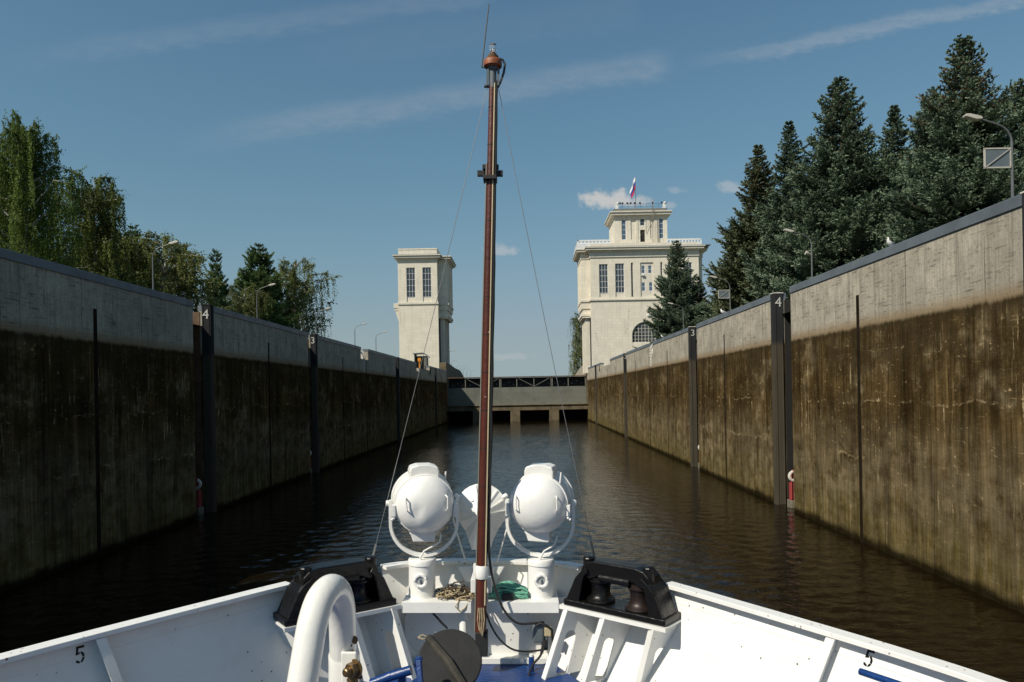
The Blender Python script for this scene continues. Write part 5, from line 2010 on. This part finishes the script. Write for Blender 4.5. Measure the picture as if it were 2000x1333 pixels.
    for k in range(8):
        a = 6.283 * (k + 0.5) / 8
        b = MB().lathe([(0.009, -0.014), (0.009, -0.006), (0.0, -0.003)][::-1], D @ Matrix.Translation((0.2665 * math.cos(a), 0.2665 * math.sin(a), -0.115)) @ Matrix.Rotation(a, 4, 'Z') @ Matrix.Rotation(R(90), 4, 'Y') @ Matrix.Translation((0, 0, 0.004)), 6)
        obj('bolt', b, M['white_lamp'], root)
    return root


searchlight(824.5, R(13), 'white drum searchlight with a dented back beside the tan tangled rope', True)
searchlight(1056.0, R(-11), 'white drum searchlight standing beside the green rope hank')

# small ribbed horn at the stem, seen from behind
hc = B(940, 1000, 6.72)
hn = thing('signal_horn', 'white ribbed conical horn at the stem, partly hidden behind the mast', 'horn', (hc.x, hc.y, CAPZ), None, FR)
outl = [(0.235 * math.cos(a), 0.02 + 0.235 * math.sin(a)) for a in np.linspace(R(-28), R(208), 19)]
outl += [(-0.150, -.18), (-0.108, -.27), (-.085, -.345), (.085, -.345), (0.108, -.27), (0.150, -.18)]
hub = hc + Vector((0, -0.16, 0.0))
rim = [hc + Vector((x, 0.0 if z > -.2 else -0.05, z)) for x, z in outl]
b = MB()
n = len(rim)
b.add(rim + [hub] + [p_ + Vector((0, 0.08, 0)) for p_ in rim], [(i, (i + 1) % n, n) for i in range(n)] + [(i, (i + 1) % n, n + 1 + (i + 1) % n, n + 1 + i) for i in range(n)] + [tuple(n + 1 + i for i in range(n))])
obj('cone', b, M['white_lamp'], hn)
for k in range(0, n, 2):
    b = MB().bar(hub + (rim[k] - hub) * 0.12, rim[k] + Vector((0, -0.004, 0)), 0.010, 0.018, (0, 1, 0))
    obj('rib', b, M['white_lamp'], hn)
b = MB()
b.tube([p_ + Vector((0, 0.01, 0)) for p_ in rim[:19]], 0.009, 6)
obj('rim', b, M['white_lamp'], hn, smooth=True)
b = MB()
b.lathe([(0.02, -0.02), (0.035, 0.0), (0.04, 0.05)], Matrix.Translation(hub + Vector((0, 0.0, 0))) @ Matrix.Rotation(R(-90), 4, 'X'), 12)
obj('hub', b, M['white_lamp'], hn)
for s in (-1, 1):
    b = MB()
    b.lathe([(0.016, -0.02), (0.022, 0.0), (0.022, 0.03), (0, 0.04)], Matrix.Translation(hc + Vector((s * 0.215, -0.02, 0.145))) @ Matrix.Rotation(R(60 * s), 4, 'Y'), 8)
    obj('wing_nut', b, M['white_lamp'], hn)
for s in (-1, 1):
    b = MB()
    b.tube([hc + Vector((s * 0.245, 0, 0.08)), hc + Vector((s * 0.262, -0.01, -0.06)), hc + Vector((s * 0.24, 0, -0.16)), Vector((hc.x + s * 0.145, hc.y + 0.02, CAPZ))], 0.008, 6)
    obj('strut', b, M['white_lamp'], hn)

# ------------------------------------------------------------------ the mast
MY = 6.17
mb0, mt0 = B(939, 1240, MY), B(962.5, 133, MY)
mast = thing('mast', 'tall brown bow mast with a lamp and antenna on top', 'mast', mb0, None, FR)


def on_mast(py, dx=0.0, dy=0.0):
    k = (py - 1240) / (133 - 1240)
    p_ = mb0.lerp(mt0, k)
    return Vector((p_.x + dx, p_.y + dy, p_.z))


def mr(py):
    k = (py - 1240) / (133 - 1240)
    return 0.046 + (0.0285 - 0.046) * k


b = MB()
ks = [1240, 1000, 700, 500, 300, 160]
b.tube([on_mast(k) for k in ks], [mr(k) for k in ks], 24)
obj('pole', b, M['mast'], mast, smooth=True)
b = MB()
b.box(mb0.x - 0.045, mb0.x + 0.06, MY - 0.05, MY + 0.06, mb0.z - 0.17, mb0.z + 0.03)
obj('heel_bracket', b, M['gate_dark'], mast, bevel=0.006)
b = MB()
cc = on_mast(1117)
b.lathe([(0.055, -0.055), (0.057, -0.05), (0.057, 0.052), (0.054, 0.056)], Matrix.Translation(cc), 24)
b.box(cc.x - 0.08, cc.x + 0.09, MY + 0.045, MY + 0.10, cc.z - 0.05, cc.z + 0.05)
obj('collar', b, M['white_lamp'], mast, smooth=True)
rnd = random.Random(9)
b = MB()
pts = [on_mast(k, mr(k) * 0.72, -mr(k) * 0.85) for k in (1180, 1000, 800, 600, 400, 250, 165)]
b.tube(pts, 0.0068, 6)
obj('cream_cable', b, M['cream_cable'], mast, smooth=True)
b = MB()
pts = [on_mast(k, mr(k) * 1.22 + rnd.uniform(-.004, .004), -0.015) for k in range(1080, 150, -40)]
b.tube(pts, [0.017 if 3 < i < 18 else 0.013 for i in range(len(pts))], 7)
obj('black_cable', b, M['cable'], mast, smooth=True)
for k in range(210, 1080, 74):
    b = MB()
    b.lathe([(mr(k) + 0.002, -0.003), (mr(k) + 0.002, 0.003)], Matrix.Translation(on_mast(k)), 20)
    obj('clip_band', b, M['cable'], mast)
b = MB()
b.tube([on_mast(k, -mr(k) * 1.12, -0.01) for k in (1235, 800, 500, 320)], 0.007, 6)
obj('conduit', b, M['gate_rail'], mast, smooth=True)
# clamp with side wings
cl_ = on_mast(341)
b = MB()
b.box(cl_.x - 0.062, cl_.x + 0.055, MY - 0.060, MY + 0.055, cl_.z - 0.055, cl_.z - 0.020)
b.box(cl_.x - 0.062, cl_.x + 0.055, MY + 0.02, MY + 0.055, cl_.z - 0.065, cl_.z + 0.075)
b.box(cl_.x - 0.115, cl_.x - 0.05, MY + 0.01, MY + 0.045, cl_.z - 0.010, cl_.z + 0.040)
b.box(cl_.x + 0.045, cl_.x + 0.105, MY + 0.01, MY + 0.045, cl_.z - 0.010, cl_.z + 0.040)
b.box(cl_.x - 0.07, cl_.x - 0.035, MY - 0.01, MY + 0.03, cl_.z + 0.045, cl_.z + 0.085)
b.box(cl_.x + 0.035, cl_.x + 0.07, MY - 0.01, MY + 0.03, cl_.z + 0.045, cl_.z + 0.085)
obj('clamp', b, M['gate_dark'], mast, bevel=0.004)
# head of the mast
th = on_mast(133)
b = MB()
b.lathe([(0.031, -0.175), (0.032, -0.03), (0.050, -0.008), (0.050, 0.0)], Matrix.Translation(th), 16)
b.bar(th + Vector((-0.045, -0.02, -0.16)), th + Vector((-0.04, -0.02, -0.02)), 0.012, 0.02)
b.bar(th + Vector((0.045, -0.02, -0.16)), th + Vector((0.05, -0.02, -0.02)), 0.012, 0.02)
b.box(th.x - 0.075, th.x + 0.05, MY - 0.02, MY + 0.02, th.z - 0.165, th.z - 0.150)
obj('head_fitting', b, M['board'], mast)
b = MB()
b.lathe([(0.064, 0.0), (0.078, 0.010), (0.080, 0.040), (0.076, 0.060), (0.070, 0.066), (0.02, 0.068)], Matrix.Translation(th), 28)
obj('wooden_disc', b, M['orange_brown'], mast, smooth=True)
b = MB()
b.lathe([(0.034, 0.067), (0.034, 0.078), (0.050, 0.080), (0.050, 0.096), (0.036, 0.100), (0.036, 0.112), (0.028, 0.114), (0.028, 0.125)], Matrix.Translation(th), 20)
lb_ = obj('lamp_base', b, M['rust'], mast, smooth=True)
b = MB()
b.lathe([(0.026, 0.125), (0.032, 0.140), (0.033, 0.190), (0.029, 0.202), (0.0, 0.205)], Matrix.Translation(th), 20)
gl, gt, gb = base_mat('clear_lamp_glass')
gb.inputs['Transmission Weight'].default_value = 0.9
gb.inputs['Roughness'].default_value = 0.03
gb.inputs['IOR'].default_value = 1.15
gt.put(gb.inputs['Base Color'], gt.mix(gt.noise(gt.new('ShaderNodeTexCoord').outputs['Object'], 30), (0.9, 0.93, 0.95), (0.8, 0.84, 0.88)))
obj('lamp_glass', b, gl, lb_, smooth=True)
b = MB()
for s in (-1, 0, 1):
    b.tube([th + Vector((s * 0.012, 0, 0.125)), th + Vector((s * 0.012, 0, 0.165))], 0.005, 6)
obj('filament_holder', b, M['wire'], lb_)
b = MB()
b.tube([th + Vector(q_) for q_ in ((0.05, 0, 0.078), (0.085, 0, 0.070), (0.105, 0, 0.03), (0.095, 0, -0.04), (0.065, -0.01, -0.13), (0.045, -0.01, -0.17))], 0.010, 8)
obj('lamp_cable', b, M['cable'], mast, smooth=True)
b = MB()
ar0, ar1 = B(941, 131, MY), B(955, 8, MY)
b.tube([th + Vector((-0.06, 0, 0.006)), ar0 + Vector((0.012, 0, -0.004)), ar0, ar0.lerp(ar1, 0.03), ar1], [0.008, 0.008, 0.0075, 0.007, 0.0055], 8)
obj('antenna', b, M['pole'], mast, smooth=True)
# wire stays down to the rail
for side, px0, px1, py1 in ((-1, 951, 726, 1096), (1, 974, 1161, 1090)):
    a = th + Vector((side * 0.05, 0, -0.18))
    e = B(px1, py1, 6.55)
    n = 14
    b = MB()
    pts = [a.lerp(e, k / n) + Vector((0, 0, -0.05 * math.sin(math.pi * k / n))) for k in range(n + 1)]
    b.tube(pts, 0.0030, 5)
    d = (pts[-2] - pts[-1]).normalized()
    b.tube([e + d * 0.05, e + d * 0.16], 0.010, 6)
    b.tube([e, e + d * 0.06], 0.012, 6)
    b.box(e.x - 0.012, e.x + 0.012, e.y - 0.02, e.y + 0.02, CAPZ - 0.25, e.z + 0.02)
    obj('stay_wire', b, M['wire'], mast)
# shackled rope ends at the foot
b = MB()
f0 = on_mast(1195, 0.0, -0.06)
for k in range(4):
    x = -0.02 + 0.014 * k
    b.tube([f0 + Vector((x, 0, 0.05)), f0 + Vector((x * 1.4, -0.012, -0.05)), f0 + Vector((x * 0.6, -0.01, -0.14 - 0.015 * k))], 0.005, 5)
obj('halyard_end', b, M['rope'], mast)


# ------------------------------------------------------------------ ropes and small gear on the shelf
def rope_heap(name, c, rx, ry, h, n, r, seed, mat, label, hank=False):
    rnd = random.Random(seed)
    b = MB()
    for i in range(n):
        if hank:
            y0, z0 = rnd.uniform(-ry, ry), rnd.uniform(0.01, h)
            pts = []
            for k in range(11):
                t = k / 10 * 2 - 1
                pts.append(c + Vector((rx * t * rnd.uniform(.93, 1.0), y0 * (1 - .25 * t * t) + rnd.uniform(-.008, .008), 0.012 + z0 * (1 - 0.55 * abs(t) ** 2.5) + 0.012 * math.sin(t * 5 + i))))
            b.tube(pts, r, 5)
            continue
        cx, cy = rnd.uniform(-rx, rx) * 0.62, rnd.uniform(-ry, ry) * 0.55
        ra, rb = rnd.uniform(.25, .6) * rx, rnd.uniform(.4, .9) * ry
        a0, zz = rnd.uniform(0, 6.28), rnd.uniform(0.0, h)
        tx, ty = rnd.uniform(-.5, .5), rnd.uniform(-.6, .6)
        pts = []
        for k in range(15):
            a = a0 + k / 14 * rnd.uniform(4.5, 6.6)
            x, y = ra * math.cos(a) * (1 + .2 * math.sin(2 * a)), rb * math.sin(a)
            z = max(0.008, zz * (1 - abs(cx) / rx * 0.7) + tx * x * .5 + ty * y * .5 + 0.01 * math.sin(3 * a))
            pts.append(c + Vector((cx + x, cy + y, z)))
        b.tube(pts, r, 5)
    return single(name, b, mat, label, 'rope', frame=FR, smooth=True)


rc = B(889, 1160, 6.42)
rc.z = SZ
rope_heap('rope_heap', rc + Vector((0.02, 0.03, 0)), 0.175, 0.10, 0.10, 22, 0.0065, 3, M['rope_dark'], 'dark tangled cord lying behind the tan rope heap')
rope_heap('rope_heap', rc + Vector((0.0, -0.03, 0)), 0.17, 0.10, 0.075, 20, 0.0065, 5, M['rope'], 'tan tangled rope heaped on the shelf between mast and searchlight')
gc = B(993, 1160, 6.40)
gc.z = SZ
rope_heap('rope_coil', gc, 0.175, 0.075, 0.105, 46, 0.007, 7, M['rope_green'], 'green rope hank lying on the bow shelf', True)
b = MB()
b.tube([rc + Vector(q_) for q_ in ((0.02, -0.10, 0.02), (0.05, -0.17, 0.008), (0.02, -0.19, -0.03), (0.06, -0.185, -0.075), (0.10, -0.18, -0.05), (0.14, -0.16, 0.012), (0.16, -0.10, 0.02))], 0.006, 6)
single('rope_end', b, M['rope'], 'loose end of tan rope hanging over the shelf edge', 'rope', frame=FR, smooth=True)
b = MB()
pg = B(992, 1166, 6.33)
b.box(pg.x - 0.052, pg.x + 0.052, pg.y - 0.03, pg.y + 0.03, SZ, SZ + 0.055)
b.box(pg.x - 0.045, pg.x + 0.045, pg.y - 0.024, pg.y + 0.024, SZ + 0.055, SZ + 0.062)
single('plug_box', b, M['cable'], 'small black box lying in front of the green rope', 'box', frame=FR, bevel=0.008)


def cable(pxs, Y, r, label, mat='cable'):
    ctrl = [B(x, y, Y + dy) for x, y, dy in pxs]
    P = [ctrl[0] * 2 - ctrl[1]] + ctrl + [ctrl[-1] * 2 - ctrl[-2]]
    out = []
    for i in range(1, len(P) - 2):
        for k in range(6):
            t = k / 6
            a, b_, c, d = P[i - 1:i + 3]
            out.append(0.5 * ((2 * b_) + (c - a) * t + (2 * a - 5 * b_ + 4 * c - d) * t * t + (3 * b_ - a - 3 * c + d) * t ** 3))
    out.append(ctrl[-1])
    mb = MB().tube(out, r, 8)
    return single('power_cable', mb, M[mat], label, 'cable', 'cables hanging round the mast foot', FR, smooth=True)


cable([(955, 1045, -.02), (957, 1100, -.03), (968, 1152, -.06), (985, 1193, -.06), (1010, 1217, -.02), (1040, 1218, .05), (1062, 1216, .12)], MY + 0.05, 0.0105, 'thick black cable drooping from the mast to the sockets')
cable([(947, 1190, -.03), (958, 1220, -.03), (975, 1248, 0), (1000, 1268, .03), (1030, 1273, .08), (1070, 1268, .12)], MY + 0.03, 0.0085, 'lower black cable drooping from the mast foot below the shelf')
cable([(1062, 1255, 0), (1056, 1280, 0), (1040, 1300, 0), (1034, 1320, 0), (1036, 1345, 0)], 6.15, 0.010, 'black cable hanging from the sockets toward the blue deck')
cable([(842, 1194, .1), (852, 1205, .1), (862, 1216, .1), (874, 1228, .1)], 6.2, 0.010, 'short dark cable under the shelf behind the round canvas cover')
sk = B(1062, 1232, 6.34)
so_ = thing('socket_box', 'grey socket boxes and a yellow plug under the shelf', 'socket', sk, None, FR)
b = MB()
b.box(sk.x - 0.10, sk.x + 0.0, sk.y - 0.04, sk.y + 0.06, sk.z - 0.10, sk.z + 0.06)
b.box(sk.x - 0.02, sk.x + 0.04, sk.y - 0.02, sk.y + 0.14, sk.z - 0.16, sk.z - 0.05)
obj('casing', b, M['board'], so_, bevel=0.015)
b = MB()
b.box(sk.x + 0.005, sk.x + 0.065, sk.y - 0.06, sk.y - 0.01, sk.z - 0.035, sk.z + 0.045)
obj('plug', b, M['cream_cable'], so_, bevel=0.008)
b = MB()
b.tube([sk + Vector((0.01, -0.03, -0.07)), sk + Vector((-0.005, -0.035, -0.13)), sk + Vector((-0.02, -0.03, -0.19))], [0.02, 0.018, 0.014], 10)
b.tube([sk + Vector((-0.07, -0.05, 0.06)), sk + Vector((-0.03, -0.06, 0.085)), sk + Vector((0.03, -0.06, 0.06)), sk + Vector((0.07, -0.05, 0.02)), sk + Vector((0.08, -0.04, -0.08))], 0.012, 8)
obj('lead', b, M['cable'], so_, smooth=True)

# ------------------------------------------------------------------ windlass under its grey cover
wc = B(879, 1291, 5.0)
wl = thing('windlass', 'anchor windlass with a round grey canvas cover and blue painted levers', 'windlass', (wc.x, wc.y, DECKZ), None, FR)
nd = Vector((0.10, -0.80, 0.60)).normalized()
xa_ = Vector((1, 0, 0)) - nd * nd.x
xa_.normalize()
ya_ = nd.cross(xa_)
mw = frame_from(xa_, ya_, nd, wc)
b = MB()
b.lathe([(0.20, -0.05), (0.222, -0.04), (0.224, -0.005), (0.215, 0.004), (0.12, 0.010), (0.0, 0.014)], mw, 48)
b.tube([mw @ Vector((0.06, 0.02, -0.05)), Vector((wc.x, wc.y + 0.3, DECKZ))], 0.12, 12)
cv = obj('cover', b, M['rubber'], wl, smooth=True)
b = MB()
a0, a1 = mw @ Vector((-0.165, 0.150, 0.022)), mw @ Vector((0.12, -0.195, 0.020))
am = mw @ Vector((-0.01, -0.015, 0.034))
b.tube([a0 + nd * -0.02, a0, am, a1, a1 - nd * 0.03], [0.020, 0.027, 0.031, 0.030, 0.028], 8)
obj('strap', b, M['strap'], cv, smooth=True)
b = MB()
b.tube([mw @ Vector((-0.235, 0.150, 0.01)), mw @ Vector((-0.205, 0.168, 0.02)), mw @ Vector((-0.165, 0.150, 0.02)), mw @ Vector((-0.20, 0.138, 0.015)), mw @ Vector((-0.235, 0.150, 0.01))], 0.006, 6)
obj('strap_end', b, M['rope'], cv)
b = MB()
l0, l1 = B(818, 1290, 4.75), B(826, 1400, 4.6)
b.bar(l0, l1, 0.034, 0.052, (0, 1, 0))
b.lathe([(0.026, -0.02), (0.026, 0.02)], Matrix.Translation(l0) @ Matrix.Rotation(R(90), 4, 'X'), 14)
b.bar(l1, Vector((l1.x, l1.y, DECKZ)), 0.05, 0.05, (0, 1, 0))
obj('lever', b, M['blue'], wl, bevel=0.005)
b = MB()
b.tube([B(725, 1336, 5.1), B(760, 1322, 5.1), B(803, 1309, 5.1)], 0.034, 12)
b.bar(B(785, 1312, 5.12), Vector((B(785, 1312, 5.12).x, 5.2, DECKZ)), 0.05, 0.05)
obj('shaft', b, M['blue'], wl, smooth=True)
obj('shaft', MB().tube([B(690, 1255, 5.3), B(650, 1262, 5.3)], 0.022, 10), M['blue'], wl, smooth=True)
# pale post with blue foot right of the hatch
b = MB()
pp = B(1038, 1278, 6.25)
b.tube([pp, Vector((pp.x, pp.y, DECKZ + 0.13))], 0.020, 10)
b.cur = 1
b.tube([Vector((pp.x, pp.y, DECKZ + 0.13)), Vector((pp.x, pp.y, DECKZ))], 0.024, 10)
single('deck_post', b, [M['white_lamp'], M['blue']], 'short post with pale top and blue foot under the shelf', 'post', frame=FR, smooth=True)
# blue pole lying inside the right bulwark
b = MB()
b.tube([B(1680, 1312, 4.35), B(1772, 1343, 4.1), B(1900, 1390, 3.8)], 0.021, 14)
single('blue_pole', b, M['blue'], 'blue painted pole end lying inside the sunlit bulwark', 'pole', frame=FR, smooth=True)

# ------------------------------------------------------------------ bent tube handrail close to the camera
ctl = [(575, 1420, 1.36), (591, 1333, 1.38), (602, 1265, 1.40), (612, 1212, 1.42), (626, 1171, 1.45), (645, 1150, 1.49), (659, 1158, 1.53), (667, 1190, 1.57), (669.5, 1245, 1.60), (671, 1333, 1.62), (673, 1420, 1.63)]
ctrl = [B(*q_) for q_ in ctl]
P = [ctrl[0] * 2 - ctrl[1]] + ctrl + [ctrl[-1] * 2 - ctrl[-2]]
path = []
for i in range(1, len(P) - 2):
    for k in range(8):
        t = k / 8
        a, b_, c, d = P[i - 1:i + 3]
        path.append(0.5 * ((2 * b_) + (c - a) * t + (2 * a - 5 * b_ + 4 * c - d) * t * t + (3 * b_ - a - 3 * c + d) * t ** 3))
path.append(ctrl[-1])
da = (path[0] - path[3]).normalized()
path = [path[0] + da * (path[0].z - MAINZ) / -da.z] + path + [Vector((path[-1].x, path[-1].y, MAINZ))]
hr = thing('handrail', 'thick bent white tube handrail with a rusty bolt', 'handrail', (path[-1].x, path[-1].y, MAINZ), None, FR)
b = MB()
b.tube(path, 0.0295, 28)
obj('tube', b, M['white_rail'], hr, smooth=True)
b = MB()
e = B(672, 1268, 1.615)
b.lathe([(0.0300, 0), (0.0325, -0.004), (0.0345, -0.012), (0.034, -0.030), (0.034, -2)], Matrix.Translation((e.x, e.y, e.z)), 28)
# clip below the deck so the sleeve ends on it
b.v = [Vector((v.x, v.y, max(v.z, MAINZ))) for v in b.v]
rndm = random.Random(1)
obj('sleeve', b, M['white_rail'], hr, smooth=True)
b = MB()
pl = B(683, 1322, 1.60)
b.box(pl.x - 0.012, pl.x + 0.022, pl.y - 0.030, pl.y - 0.022, pl.z - 0.10, pl.z + 0.065)
obj('lug', b, M['white_rail'], hr, bevel=0.003)
b = MB()
nm = Matrix.Translation(B(687, 1309, 1.56)) @ Matrix.Rotation(R(90), 4, 'X') @ Matrix.Rotation(R(-28), 4, 'Y')
b.lathe([(0.021, -0.012), (0.021, -0.008), (0.0, -0.008)], nm, 20)
b.lathe([(0.0165, -0.008), (0.0165, 0.008), (0.0, 0.008)], nm, 6)
b.lathe([(0.0095, 0.008), (0.0095, 0.020), (0.007, 0.022), (0.0, 0.022)], nm, 14)
b.lathe([(0.014, -0.002), (0.014, 0.008), (0, 0.008)], nm @ Matrix.Translation((-0.004, -0.026, -0.01)), 6)
obj('bolt', b, M['brass'], hr, bevel=0.0012)
b = MB()
for px, py, w_, h_ in ((690, 1254, .0065, .008), (686, 1275, .002, .003), (684, 1264, .002, .003), (700, 1327, .006, .004)):
    c = B(px, py, 1.575)
    b.lathe([(0.0, 0.0), (w_, -0.001), (w_ * 1.2, -0.004)], Matrix.Translation(c + Vector((0, 0.008, 0))) @ Matrix.Rotation(R(90), 4, 'X') @ Matrix.Diagonal((1, h_ / w_, 1, 1)), 9)
obj('rust_patch', b, M['rust'], hr)
